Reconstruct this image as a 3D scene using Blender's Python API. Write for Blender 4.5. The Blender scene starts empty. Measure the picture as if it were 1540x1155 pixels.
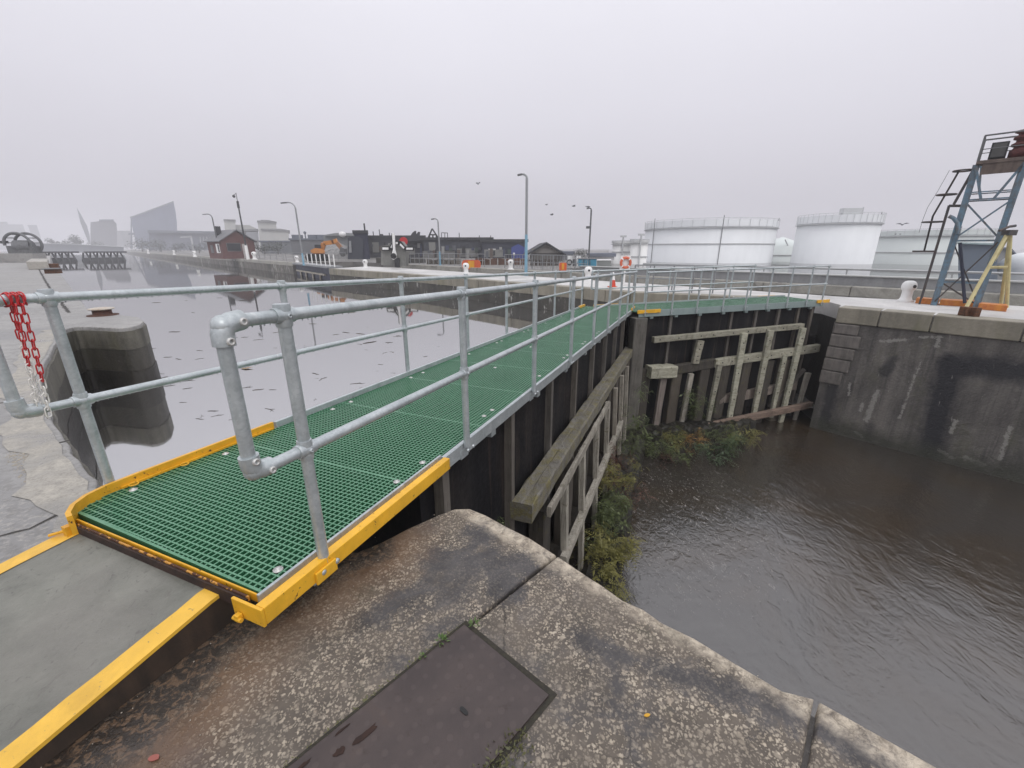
import bpy, bmesh, math, random
from mathutils import Vector, Matrix
R = math.radians
rnd = random.Random(7)
S = bpy.context.scene
COL = S.collection
EYE = 1.55                      # eye height above the quay
FPX = 629.0                     # focal length in pixels of the 1540 px wide photograph
PITCH = R(17.92)
CP, SP = math.cos(PITCH), math.sin(PITCH)

def ray(u, v):
    a = (u - 770) / FPX; b = -(v - 577.5) / FPX
    return Vector((a, CP + b * SP, -SP + b * CP))
def onz(u, v, z):               # point of the world seen at a pixel, on the level z
    d = ray(u, v); k = (z - EYE) / d.z
    return Vector((d.x * k, d.y * k, z))
def aty(u, v, y):               # point of the world seen at a pixel, y metres ahead
    d = ray(u, v); k = y / d.y
    return Vector((d.x * k, y, EYE + d.z * k))

# ------------------------------------------------------------------ objects
LOC = {}
def tag(o, label=None, cat=None, group=None, kind=None):
    if label: o['label'] = label
    if cat: o['category'] = cat
    if group: o['group'] = group
    if kind: o['kind'] = kind
    return o
def thing(name, loc, label, cat, group=None):
    o = bpy.data.objects.new(name, None); COL.objects.link(o)
    o.empty_display_size = 0.1
    o.location = loc; LOC[o] = Vector(loc)
    return tag(o, label, cat, group)
def copy_tree(o, loc, label=None, rz=None, scale=None, parent=None):
    c = o.copy(); COL.objects.link(c)
    if parent: c.parent = parent
    else:
        c.location = loc
        if rz is not None: c.rotation_euler = (0, 0, rz)
        if scale is not None: c.scale = (scale,) * 3
        if label: c['label'] = label
    for ch in list(o.children): copy_tree(ch, None, parent=c)
    return c

class MB:
    def __init__(s): s.v = []; s.f = []; s.sm = []
    def add(s, vs, fs, smooth=False):
        k = len(s.v); s.v += [Vector(p) for p in vs]
        for f in fs: s.f.append([i + k for i in f]); s.sm.append(smooth)
        return s
    def hexa(s, p): # 8 points: bottom 4 ccw, top 4 ccw
        return s.add(p, [(3,2,1,0),(4,5,6,7),(0,1,5,4),(1,2,6,5),(2,3,7,6),(3,0,4,7)])
    def box(s, c, d, rz=0.0):
        c = Vector(c); h = Vector(d) / 2; m = Matrix.Rotation(rz, 3, 'Z')
        q = [(-1,-1,-1),(1,-1,-1),(1,1,-1),(-1,1,-1),(-1,-1,1),(1,-1,1),(1,1,1),(-1,1,1)]
        return s.hexa([c + m @ Vector((a*h.x, b*h.y, e*h.z)) for a, b, e in q])
    def beam(s, a, b, w, h, up=(0,0,1)):
        a = Vector(a); b = Vector(b); d = (b - a).normalized(); up = Vector(up)
        x = d.cross(up)
        if x.length < 1e-4: x = d.cross(Vector((0,1,0)))
        x.normalize(); y = x.cross(d).normalized()
        x *= w/2; y *= h/2
        return s.hexa([a-x-y, a+x-y, b+x-y, b-x-y, a-x+y, a+x+y, b+x+y, b-x+y])
    def tube(s, pts, r, seg=12, caps=True, smooth=True):
        pts = [Vector(p) for p in pts]; n = len(pts)
        rs = r if isinstance(r, (list, tuple)) else [r]*n
        t = [(pts[min(i+1,n-1)] - pts[max(i-1,0)]).normalized() for i in range(n)]
        up = Vector((0,0,1)) if abs(t[0].z) < .9 else Vector((1,0,0))
        x = t[0].cross(up).normalized(); vs = []
        for i in range(n):
            x = (x - t[i]*x.dot(t[i])).normalized(); y = t[i].cross(x)
            for k in range(seg):
                a = 2*math.pi*k/seg; vs.append(pts[i] + (x*math.cos(a) + y*math.sin(a))*rs[i])
        fs = [(i*seg+k, i*seg+(k+1)%seg, (i+1)*seg+(k+1)%seg, (i+1)*seg+k) for i in range(n-1) for k in range(seg)]
        s.add(vs, fs, smooth)
        if caps:
            s.add(vs[:seg], [tuple(reversed(range(seg)))]); s.add(vs[-seg:], [tuple(range(seg))])
        return s
    def lathe(s, prof, c=(0,0,0), seg=20, axis=(0,0,1), smooth=True):
        c = Vector(c); ax = Vector(axis).normalized()
        q = Vector((0,0,1)).rotation_difference(ax); vs = []
        for r, z in prof:
            for k in range(seg):
                a = 2*math.pi*k/seg; vs.append(c + q @ Vector((r*math.cos(a), r*math.sin(a), z)))
        n = len(prof)
        fs = [(i*seg+k, i*seg+(k+1)%seg, (i+1)*seg+(k+1)%seg, (i+1)*seg+k) for i in range(n-1) for k in range(seg)]
        s.add(vs, fs, smooth)
        s.add(vs[:seg], [tuple(reversed(range(seg)))]); s.add(vs[-seg:], [tuple(range(seg))])
        return s
    def prism(s, poly, z0, z1):
        n = len(poly)
        ar = sum(poly[i][0]*poly[(i+1)%n][1]-poly[(i+1)%n][0]*poly[i][1] for i in range(n))
        if ar < 0: poly = list(reversed(poly))
        vs = [(p[0],p[1],z0) for p in poly] + [(p[0],p[1],z1) for p in poly]
        fs = [tuple(reversed(range(n))), tuple(range(n,2*n))] + [(i,(i+1)%n,n+(i+1)%n,n+i) for i in range(n)]
        return s.add(vs, fs)
    def slab_round(s, poly, z0, z1, r, seg=4):
        # flat-topped block with a rounded, worn arris
        from mathutils.geometry import tessellate_polygon
        n = len(poly)
        if sum(poly[i][0]*poly[(i+1)%n][1]-poly[(i+1)%n][0]*poly[i][1] for i in range(n)) < 0: poly = list(reversed(poly))
        P = [Vector((p[0],p[1])) for p in poly]; nr = []
        for i in range(n):
            a = (P[i]-P[i-1]).normalized(); b = (P[(i+1)%n]-P[i]).normalized(); m = Vector((-(a.y+b.y), a.x+b.x))
            m = m.normalized() if m.length > 1e-6 else Vector((-a.y,a.x)); c = max(.5, m.dot(Vector((-a.y,a.x)))); nr.append(m/c)
        vs = []; rings = [(0,z0)] + [(r*(1-math.cos(t)), z1-r+r*math.sin(t)) for t in [math.pi/2*k/seg for k in range(seg+1)]]
        for ins, z in rings: vs += [(P[i].x+nr[i].x*ins, P[i].y+nr[i].y*ins, z) for i in range(n)]
        fs = [(k*n+i, k*n+(i+1)%n, (k+1)*n+(i+1)%n, (k+1)*n+i) for k in range(len(rings)-1) for i in range(n)]
        s.add(vs, fs, True); o = (len(rings)-1)*n; top = [Vector(v) for v in vs[o:]]
        tri = [tuple(t) for t in tessellate_polygon([top])]
        out = []
        for t in tri:
            a, b, c = (top[i] for i in t)
            out.append(t if (b-a).cross(c-a).z > 0 else tuple(reversed(t)))
        return s.add(top, out)
    def slab(s, pts, ext): # outline of 3D points swept along a vector
        pts = [Vector(p) for p in pts]; e = Vector(ext); n = len(pts)
        nv = Vector()
        for i in range(n): nv += pts[i].cross(pts[(i+1)%n])
        if nv.dot(e) > 0: pts = list(reversed(pts))
        return s.add(pts + [p+e for p in pts], [tuple(range(n)), tuple(reversed(range(n,2*n)))] + [(i,n+i,n+(i+1)%n,(i+1)%n) for i in range(n)])
    def ball(s, c, r, seg=10, rings=6, sc=(1,1,1)):
        c = Vector(c); vs = []; 
        for i in range(rings+1):
            th = math.pi*i/rings
            for k in range(seg):
                a = 2*math.pi*k/seg
                vs.append(c + Vector((math.sin(th)*math.cos(a)*sc[0], math.sin(th)*math.sin(a)*sc[1], -math.cos(th)*sc[2]))*r)
        fs = [(i*seg+k, i*seg+(k+1)%seg, (i+1)*seg+(k+1)%seg, (i+1)*seg+k) for i in range(rings) for k in range(seg)]
        return s.add(vs, fs, True)
    def ring(s, c, RR, r, axis=(0,0,1), seg=28, sub=8, a0=0, a1=2*math.pi, stretch=1.0):
        q = Vector((0,0,1)).rotation_difference(Vector(axis).normalized()); c = Vector(c)
        full = abs(a1-a0-2*math.pi) < 1e-6
        n = seg + (0 if full else 1)
        pts = [c + q @ Vector((RR*math.cos(a0+(a1-a0)*i/seg), RR*stretch*math.sin(a0+(a1-a0)*i/seg), 0)) for i in range(n)]
        if not full: return s.tube(pts, r, sub)
        vs = []
        for i in range(n):
            d = (pts[i]-c).normalized(); z = q @ Vector((0,0,1))
            for k in range(sub):
                a = 2*math.pi*k/sub; vs.append(pts[i] + d*r*math.cos(a) + z*r*math.sin(a))
        return s.add(vs, [(i*sub+k, ((i+1)%n)*sub+k, ((i+1)%n)*sub+(k+1)%sub, i*sub+(k+1)%sub) for i in range(n) for k in range(sub)], True)
    def leaf(s, c, d, up, L, W):
        c = Vector(c); d = Vector(d).normalized(); w = d.cross(Vector(up))
        if w.length < 1e-4: w = Vector((1,0,0))
        w = w.normalized()*W/2
        return s.add([c, c+d*L*.45+w, c+d*L, c+d*L*.45-w], [(0,1,2,3)])
    def build(s, name, m, parent=None, label=None, cat=None, group=None, kind=None, loc=None, bevel=None, seg=2):
        me = bpy.data.meshes.new(name)
        if parent is not None:
            p = parent; off = Vector()
            while p is not None:
                off += LOC.get(p, Vector()); p = p.parent
        else: off = Vector(loc) if loc is not None else Vector()
        me.from_pydata([tuple(p - off) for p in s.v], [], s.f)
        me.polygons.foreach_set('use_smooth', s.sm)
        me.update()
        o = bpy.data.objects.new(name, me); COL.objects.link(o)
        if m: me.materials.append(m)
        if parent is not None: o.parent = parent; LOC[o] = Vector()
        else: o.location = off; LOC[o] = off
        if bevel:
            b = o.modifiers.new('Bevel', 'BEVEL'); b.width = bevel; b.segments = seg; b.limit_method = 'ANGLE'; b.angle_limit = R(40)
        return tag(o, label, cat, group, kind)

# ------------------------------------------------------------------ materials
class Mat:
    def __init__(s, name):
        s.m = bpy.data.materials.new(name); s.m.use_nodes = True
        s.t = s.m.node_tree; s.b = s.t.nodes['Principled BSDF']; s.n = s.t.nodes
        s.g = s.n.new('ShaderNodeNewGeometry').outputs['Position']
    def lk(s, a, b):
        if hasattr(a, 'is_output'): s.t.links.new(a, b)
        else: b.default_value = a if not (isinstance(a, tuple) and len(a) == 3 and b.type == 'RGBA') else (*a, 1)
    def vec(s, sc, v=None, rot=None):
        q = s.n.new('ShaderNodeMapping'); q.inputs['Scale'].default_value = sc
        if rot: q.inputs['Rotation'].default_value = rot
        s.lk(v or s.g, q.inputs['Vector']); return q.outputs[0]
    def noise(s, scale, det=4, ro=.55, dist=0, v=None):
        q = s.n.new('ShaderNodeTexNoise'); q.inputs['Scale'].default_value = scale; q.inputs['Detail'].default_value = det
        q.inputs['Roughness'].default_value = ro; q.inputs['Distortion'].default_value = dist
        s.lk(v or s.g, q.inputs['Vector']); return q.outputs['Fac']
    def vor(s, scale, feature='F1', out='Distance', v=None, rand=1):
        q = s.n.new('ShaderNodeTexVoronoi'); q.feature = feature; q.inputs['Scale'].default_value = scale
        q.inputs['Randomness'].default_value = rand
        s.lk(v or s.g, q.inputs['Vector']); return q.outputs[out]
    def ramp(s, f, stops, interp='LINEAR'):
        q = s.n.new('ShaderNodeValToRGB'); q.color_ramp.interpolation = interp; e = q.color_ramp.elements
        while len(e) < len(stops): e.new(.5)
        for i, (p, c) in enumerate(stops):
            e[i].position = p
            if isinstance(c, (int, float)): c = (c, c, c)
            e[i].color = (*c, 1)
        s.lk(f, q.inputs[0]); return q.outputs[0]
    def mix(s, f, a, b, mode='MIX'):
        q = s.n.new('ShaderNodeMix'); q.data_type = 'RGBA'; q.blend_type = mode
        s.lk(f, q.inputs[0]); s.lk(a, q.inputs[6]); s.lk(b, q.inputs[7]); return q.outputs[2]
    def math(s, op, a, b=0.0, clamp=False):
        q = s.n.new('ShaderNodeMath'); q.operation = op; q.use_clamp = clamp
        s.lk(a, q.inputs[0]); s.lk(b, q.inputs[1]); return q.outputs[0]
    def sep(s, ch): 
        q = s.n.new('ShaderNodeSeparateXYZ'); s.lk(s.g, q.inputs[0]); return q.outputs[ch]
    def dist(s, p, sc=(1,1,1)):          # distance of the surface point from p
        q = s.n.new('ShaderNodeVectorMath'); q.operation = 'SUBTRACT'; s.lk(s.g, q.inputs[0]); q.inputs[1].default_value = tuple(p)
        k = s.n.new('ShaderNodeVectorMath'); k.operation = 'MULTIPLY'; s.lk(q.outputs[0], k.inputs[0]); k.inputs[1].default_value = sc
        l = s.n.new('ShaderNodeVectorMath'); l.operation = 'LENGTH'; s.lk(k.outputs[0], l.inputs[0]); return l.outputs['Value']
    def segdist(s, a, b):                # distance of the surface point from the segment a-b
        a, b = Vector(a), Vector(b); ba = b - a
        pa = s.n.new('ShaderNodeVectorMath'); pa.operation = 'SUBTRACT'; s.lk(s.g, pa.inputs[0]); pa.inputs[1].default_value = tuple(a)
        dt = s.n.new('ShaderNodeVectorMath'); dt.operation = 'DOT_PRODUCT'; s.lk(pa.outputs[0], dt.inputs[0]); dt.inputs[1].default_value = tuple(ba/ba.length_squared)
        h = s.math('MINIMUM', s.math('MAXIMUM', dt.outputs['Value'], 0.0), 1.0)
        sc = s.n.new('ShaderNodeVectorMath'); sc.operation = 'SCALE'; sc.inputs[0].default_value = tuple(ba); s.lk(h, sc.inputs['Scale'])
        df = s.n.new('ShaderNodeVectorMath'); df.operation = 'DISTANCE'; s.lk(pa.outputs[0], df.inputs[0]); s.lk(sc.outputs[0], df.inputs[1]); return df.outputs['Value']
    def orand(s): return s.n.new('ShaderNodeObjectInfo').outputs['Random']
    def bump(s, h, st=.5, dist=.01, nrm=None):
        q = s.n.new('ShaderNodeBump'); q.inputs['Strength'].default_value = st; q.inputs['Distance'].default_value = dist
        s.lk(h, q.inputs['Height'])
        if nrm: s.lk(nrm, q.inputs['Normal'])
        return q.outputs[0]
    def fin(s, col, rough=.6, metal=0, nrm=None, ior=None, spec=None):
        s.lk(col, s.b.inputs['Base Color']); s.lk(rough, s.b.inputs['Roughness']); s.lk(metal, s.b.inputs['Metallic'])
        if nrm: s.lk(nrm, s.b.inputs['Normal'])
        if ior: s.b.inputs['IOR'].default_value = ior
        if spec is not None: s.b.inputs['Specular IOR Level'].default_value = spec
        return s.m

def paint(name, c, c2=None, rough=.5, scale=3.0, dirt=.35, metal=0, streak=True, bump=.15):
    """weathered paint or plain solid: colour varied by patches and rain streaks"""
    m = Mat(name); c2 = c2 or tuple(x*.6 for x in c)
    a = m.noise(scale, 6, .65)
    f = m.ramp(a, [(.38, 0), (.72, 1)])
    if streak:
        k = m.noise(scale*2.2, 4, .6, v=m.vec((1, 1, .12)))
        f = m.math('MULTIPLY', m.math('ADD', f, m.ramp(k, [(.42, 0), (.75, 1)])), .6, True)
    f = m.math('MULTIPLY', f, dirt*2, True)
    return m.fin(m.mix(f, c, c2), m.math('ADD', m.math('MULTIPLY', a, .3), rough-.15), metal, m.bump(m.noise(scale*14, 4), bump, .01))

def m_galv():
    m = Mat('galvanised_steel')
    a = m.noise(9, 5, .6); v = m.vor(90, out='Color'); sp = m.math('MULTIPLY', v, .25)
    f = m.math('ADD', m.math('MULTIPLY', a, .8), sp, True)
    c = m.ramp(f, [(.25, (.36,.40,.41)), (.6, (.50,.54,.55)), (.9, (.66,.69,.69))])
    c = m.mix(m.ramp(m.noise(5, 6, .7, .5), [(.54,0),(.68,.45)]), c, (.26,.285,.29))
    c = m.mix(m.ramp(m.noise(26, 4, .6, v=m.vec((1,1,.15))), [(.60,0),(.70,.35)]), c, (.72,.73,.72))
    # drops of rain
    d = m.vor(190); dm = m.ramp(d, [(.0, 1), (.22, 0)])
    return m.fin(c, m.math('ADD', m.math('MULTIPLY', a, .28), .22), .45, m.bump(m.math('MULTIPLY', dm, m.ramp(m.noise(25,2),[(.45,0),(.6,1)])), .35, .002))
def m_yellow(name, base=(.78,.40,.022), wear=.66, rust=(.10,.045,.018)):
    m = Mat(name)
    a = m.noise(6, 5, .6); b = m.noise(22, 6, .7, .6)
    c = m.mix(m.ramp(a, [(.35,0),(.7,1)]), base, tuple(x*.78 for x in base))
    c = m.mix(m.ramp(m.noise(4, 6, .75, .4), [(.50,0),(.72,.5)]), c, tuple(x*y for x, y in zip(base, (.55,.50,.6))))
    w = m.ramp(b, [(wear, 0), (wear+.035, 1)]); w = m.math('MAXIMUM', w, m.math('MULTIPLY', m.ramp(m.noise(60,4,.7), [(.66,0),(.70,.8)]), m.ramp(a, [(.45,0),(.6,1)])))
    c = m.mix(w, c, rust)
    return m.fin(c, m.math('ADD', m.math('MULTIPLY', w, .35), .38), 0, m.bump(m.math('SUBTRACT', m.noise(70,3), w), .35, .003))
def m_grate():
    m = Mat('green_grating')
    a = m.noise(3, 4); b = m.noise(60, 3)
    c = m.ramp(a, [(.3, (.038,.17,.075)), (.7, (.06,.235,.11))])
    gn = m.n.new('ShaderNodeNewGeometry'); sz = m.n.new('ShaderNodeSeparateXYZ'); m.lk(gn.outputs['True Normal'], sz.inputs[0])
    top = m.ramp(sz.outputs[2], [(.8,0),(.9,1)])     # gritted bar tops with sky sheen painted in; sides painted darker for shade
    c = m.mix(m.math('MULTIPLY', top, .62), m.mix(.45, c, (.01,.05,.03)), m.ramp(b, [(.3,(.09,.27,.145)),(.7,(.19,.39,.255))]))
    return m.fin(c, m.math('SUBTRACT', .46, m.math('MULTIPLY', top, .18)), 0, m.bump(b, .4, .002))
def m_stone():
    """wet exposed-aggregate coping: pale worm-like grit over dark wet ground, with smoother wet patches"""
    m = Mat('wet_coping_stone')
    big = m.noise(1.25, 5, .6, .8); mid = m.noise(5.5, 6, .65, .4)
    dn = m.n.new('ShaderNodeTexNoise'); dn.inputs['Scale'].default_value = 55; dn.inputs['Detail'].default_value = 2; m.lk(m.g, dn.inputs['Vector'])
    dv = m.n.new('ShaderNodeVectorMath'); dv.operation = 'MULTIPLY_ADD'; m.lk(dn.outputs['Color'], dv.inputs[0]); dv.inputs[1].default_value = (.022,.022,.022); m.lk(m.g, dv.inputs[2])
    def chips(sc, keep, r0, r1):
        v1 = m.n.new('ShaderNodeTexVoronoi'); v1.inputs['Scale'].default_value = sc; m.lk(dv.outputs[0], v1.inputs['Vector'])
        sp = m.n.new('ShaderNodeSeparateColor'); m.lk(v1.outputs['Color'], sp.inputs[0])
        return m.math('MULTIPLY', m.ramp(v1.outputs['Distance'], [(r0, 1), (r1, 0)]), m.ramp(sp.outputs[0], [(keep, 0), (keep+.12, 1)]))
    wv2 = chips(72, .42, .36, .56); wv = chips(120, .5, .34, .55)
    grit = m.math('MAXIMUM', wv2, m.math('MULTIPLY', wv, .75))
    # wet: where rain lies the grit drowns
    wet = m.ramp(m.math('ADD', m.math('MULTIPLY', big, .75), m.math('MULTIPLY', mid, .25)), [(.49, 0), (.57, .9)])
    edge_n = m.math('MULTIPLY', m.math('SUBTRACT', m.noise(3.6, 7, .72, .9), .5), .42)
    edge_2 = m.math('MULTIPLY', m.math('SUBTRACT', m.noise(20, 5, .7, .5), .5), .16)
    def area(a, b, r, soft=.05):
        d = m.math('ADD', m.segdist(onz(*a, 0), onz(*b, 0)), m.math('ADD', edge_n, edge_2)); return m.ramp(d, [(max(0, r-soft), 1), (r+soft*.6, 0)])
    for a, b, r in (((655,845),(790,850),.10),((720,800),(760,880),.09),((880,965),(1190,1078),.055),((930,1040),(960,1155),.06),((560,930),(620,890),.07),((1235,1100),(1400,1180),.06),((540,1040),(600,1000),.05)):
        wet = m.math('MAXIMUM', wet, area(a, b, r))
    # dry raised tan areas
    for a, b, r in (((845,868),(890,890),.06),((400,1130),(560,1040),.09),((820,1090),(860,1150),.07),((1090,985),(1200,1040),.03),((640,930),(700,920),.04)):
        wet = m.math('MULTIPLY', wet, m.math('SUBTRACT', 1.0, m.math('MULTIPLY', area(a, b, r), .85)))
    dark = m.ramp(mid, [(.3, (.028,.025,.025)), (.7, (.078,.072,.071))])
    big_chip = chips(31, .72, .22, .40); grit = m.math('MAXIMUM', grit, m.math('MULTIPLY', big_chip, .7))
    ck = m.vor(1.9, 'DISTANCE_TO_EDGE', v=dv.outputs[0]); crack = m.math('MULTIPLY', m.ramp(m.math('ADD', ck, m.math('MULTIPLY', m.noise(9,4), .02)), [(.012,1),(.018,0)]), m.ramp(m.noise(1.3,2), [(.5,0),(.6,1)]))
    palec = m.ramp(m.noise(9, 5, .7), [(.3, (.33,.275,.205)), (.55, (.50,.435,.345)), (.8, (.42,.315,.22))])
    grit = m.math('MULTIPLY', grit, m.ramp(m.noise(4.2, 6, .7, .4), [(.36,.25),(.58,1)]))
    amt = m.math('MULTIPLY', grit, m.ramp(wet, [(0, .95), (1, .11)]), True)
    rim = m.n.new('ShaderNodeVectorMath'); rim.operation = 'DOT_PRODUCT'; m.lk(m.g, rim.inputs[0]); rim.inputs[1].default_value = (.656,.755,0)
    rd = m.math('ADD', m.math('SUBTRACT', 1.545, rim.outputs['Value']), m.math('MULTIPLY', m.math('SUBTRACT', m.noise(7, 5, .65), .5), .16))
    rimf = m.ramp(rd, [(.05, 1), (.12, 0)])
    amt = m.math('MAXIMUM', amt, m.math('MULTIPLY', rimf, m.ramp(m.noise(30,4,.7), [(.36,.1),(.64,.8)])))
    ground = m.mix(wet, m.ramp(mid, [(.3,(.075,.064,.053)),(.7,(.15,.125,.10))]), dark)
    c = m.mix(amt, ground, palec)
    c = m.mix(m.math('MULTIPLY', rimf, m.ramp(m.noise(16,6,.75,.5), [(.42,0),(.62,.85)])), c, (.56,.49,.385))
    c = m.mix(m.math('MULTIPLY', crack, .85), c, (.018,.016,.013))
    # rust and peat stain plus painted-in shadow beside the path and bridge end
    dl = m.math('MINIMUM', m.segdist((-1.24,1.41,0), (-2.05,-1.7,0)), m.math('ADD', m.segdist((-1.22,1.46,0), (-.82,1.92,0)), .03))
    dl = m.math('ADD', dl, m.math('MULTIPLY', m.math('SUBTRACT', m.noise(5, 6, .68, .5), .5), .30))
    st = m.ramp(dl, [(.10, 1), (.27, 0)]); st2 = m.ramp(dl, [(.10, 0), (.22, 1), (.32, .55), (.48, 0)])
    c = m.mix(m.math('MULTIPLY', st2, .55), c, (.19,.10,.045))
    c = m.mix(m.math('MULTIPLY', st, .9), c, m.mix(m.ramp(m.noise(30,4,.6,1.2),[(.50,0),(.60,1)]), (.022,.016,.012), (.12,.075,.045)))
    # green-black algae
    al = m.ramp(m.noise(2.3, 5, .7), [(.58, 0), (.72, .5)])
    c = m.mix(al, c, (.055,.055,.035))
    h = m.math('ADD', m.math('MULTIPLY', grit, m.ramp(wet, [(0,1),(1,.25)])), m.math('MULTIPLY', mid, 1.3))
    rg = m.ramp(wet, [(0, .78), (1, .30)])
    return m.fin(c, rg, 0, m.bump(h, .75, .006), spec=.45)
def m_edge_stone():
    m = Mat('worn_coping_edge')
    a = m.noise(14, 6, .7, .5); b = m.noise(48, 4, .65, 1.2)
    c = m.ramp(a, [(.3, (.20,.165,.125)), (.55, (.40,.35,.275)), (.75, (.50,.455,.375))])
    c = m.mix(m.ramp(b, [(.56,0),(.68,.85)]), c, (.085,.075,.06))
    return m.fin(c, .8, 0, m.bump(m.math('ADD', a, m.math('MULTIPLY', b, .6)), .9, .012))
def m_concrete(name, a=(.20,.195,.185), b=(.36,.35,.335), wetc=(.11,.108,.105), sc=.55, wet=(.48,.6), bump=.4, dist=.02, spec=.5, rr=(.7,.22), specks=False):
    m = Mat(name)
    n1 = m.noise(sc, 6, .62, .6); n2 = m.noise(sc*9, 6, .7); n3 = m.noise(sc*60, 3, .6)
    c = m.ramp(m.math('ADD', m.math('MULTIPLY', n2, .6), m.math('MULTIPLY', n3, .4)), [(.34, a), (.64, b)])
    w = m.ramp(m.math('ADD', m.math('MULTIPLY', n1, .8), m.math('MULTIPLY', n2, .2)), [(wet[0], 0), (wet[1], 1)])
    c = m.mix(m.math('MULTIPLY', w, .8), c, wetc)
    if specks:
        rp = m.ramp(m.noise(.33, 5, .6, .5), [(.46,0),(.54,1)])
        c = m.mix(m.math('MULTIPLY', rp, m.ramp(m.noise(11, 5, .75, .6), [(.48,0),(.6,.42)])), c, (.11,.105,.095))
        c = m.mix(m.math('MULTIPLY', m.ramp(m.noise(.8, 4, .6), [(.55,0),(.62,1)]), m.ramp(m.noise(26, 5, .7), [(.5,0),(.6,.35)])), c, (.46,.43,.38))
    return m.fin(c, m.ramp(w, [(0, rr[0]), (1, rr[1])]), 0, m.bump(m.math('ADD', n2, m.math('MULTIPLY', n3, .5)), bump, dist), spec=spec)
def m_wall(name, lo=(.030,.029,.028), hi=(.105,.098,.090), moss=(.06,.062,.035), lime=.70, sc=1.0, topz=None):
    """old lock wall: vertical drips, algae, lime spots"""
    m = Mat(name)
    st = m.noise(2.4*sc, 6, .65, v=m.vec((1, 1, .10))); bl = m.noise(.8*sc, 6, .65, .5); fi = m.noise(16*sc, 5, .7)
    c = m.ramp(m.math('ADD', m.math('MULTIPLY', st, .5), m.math('ADD', m.math('MULTIPLY', bl, .3), m.math('MULTIPLY', fi, .2))), [(.36, lo), (.66, hi)])
    c = m.mix(m.ramp(m.noise(1.3*sc, 5, .7, v=m.vec((1,1,.35))), [(.52,0),(.72,.65)]), c, moss)
    lm = m.math('MULTIPLY', m.ramp(m.noise(7*sc, 3, .5, .3, v=m.vec((1,1,.3))), [(lime, 0), (lime+.03, 1)]), m.ramp(m.noise(.9*sc, 2), [(.45,0),(.6,1)]))
    c = m.mix(m.math('MULTIPLY', lm, .8), c, (.42,.41,.38))
    if topz is not None:
        z = m.sep(2); g = m.ramp(m.math('ADD', m.math('MULTIPLY', z, .2), .9), [(topz, 0), (topz+.06, .9)])
        c = m.mix(g, (.030,.032,.026), c)
    return m.fin(c, m.math('ADD', m.math('MULTIPLY', fi, .35), .35), 0, m.bump(m.math('ADD', fi, m.math('MULTIPLY', bl, 2)), .7, .025))
def chamber_wall(name):
    m = Mat(name)
    st = m.noise(3.2, 6, .68, .2, v=m.vec((1, 1, .08))); st2 = m.noise(9, 5, .65, v=m.vec((1,1,.05))); bl = m.noise(.9, 6, .65, .6); fi = m.noise(18, 6, .75)
    c = m.ramp(m.math('ADD', m.math('MULTIPLY', st, .42), m.math('ADD', m.math('MULTIPLY', bl, .33), m.math('MULTIPLY', fi, .25))), [(.36, (.045,.042,.039)), (.5, (.115,.106,.097)), (.64, (.21,.192,.172))])
    c = m.mix(m.ramp(st2, [(.56,0),(.68,.55)]), c, (.035,.034,.034))
    c = m.mix(m.ramp(m.noise(1.4, 5, .7, v=m.vec((1,1,.5))), [(.52,0),(.70,.6)]), c, (.10,.10,.06))
    wob_ = m.math('MULTIPLY', m.math('SUBTRACT', m.noise(3.2, 6, .72, .6), .5), .42)
    for a, b, r, k in STAINS:            # black seepage running from an old culvert mouth
        d = m.math('ADD', m.segdist(a, b), wob_); c = m.mix(m.math('MULTIPLY', m.ramp(d, [(r*.55, 1), (r*1.5, 0)]), k), c, (.016,.016,.021))
    lm = m.math('MULTIPLY', m.ramp(m.noise(6.5, 5, .65, .5, v=m.vec((1,1,.22))), [(.655, 0), (.70, 1)]), m.ramp(m.noise(.8, 2), [(.44,0),(.56,1)]))
    for a, b, r in LIMES:
        d = m.math('ADD', m.segdist(a, b), m.math('MULTIPLY', m.math('SUBTRACT', m.noise(11, 6, .78, .7), .5), .30)); lm = m.math('MAXIMUM', lm, m.ramp(d, [(r*.5, 1), (r*.9, 0)]))
    c = m.mix(m.math('MULTIPLY', lm, .62), c, (.36,.35,.32))
    z = m.math('ADD', m.sep(2), m.math('MULTIPLY', m.math('SUBTRACT', m.noise(3, 5, .7), .5), .7))
    tz = m.n.new('ShaderNodeMapRange'); tz.inputs['From Min'].default_value = -3.55; tz.inputs['From Max'].default_value = -3.95; m.lk(z, tz.inputs[0])
    c = m.mix(m.math('MULTIPLY', tz.outputs[0], .75), c, (.040,.042,.028))      # slimy tide mark
    return m.fin(c, m.math('ADD', m.math('MULTIPLY', fi, .35), .38), 0, m.bump(m.math('ADD', fi, m.math('MULTIPLY', bl, 2.5)), .9, .03))
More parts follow.
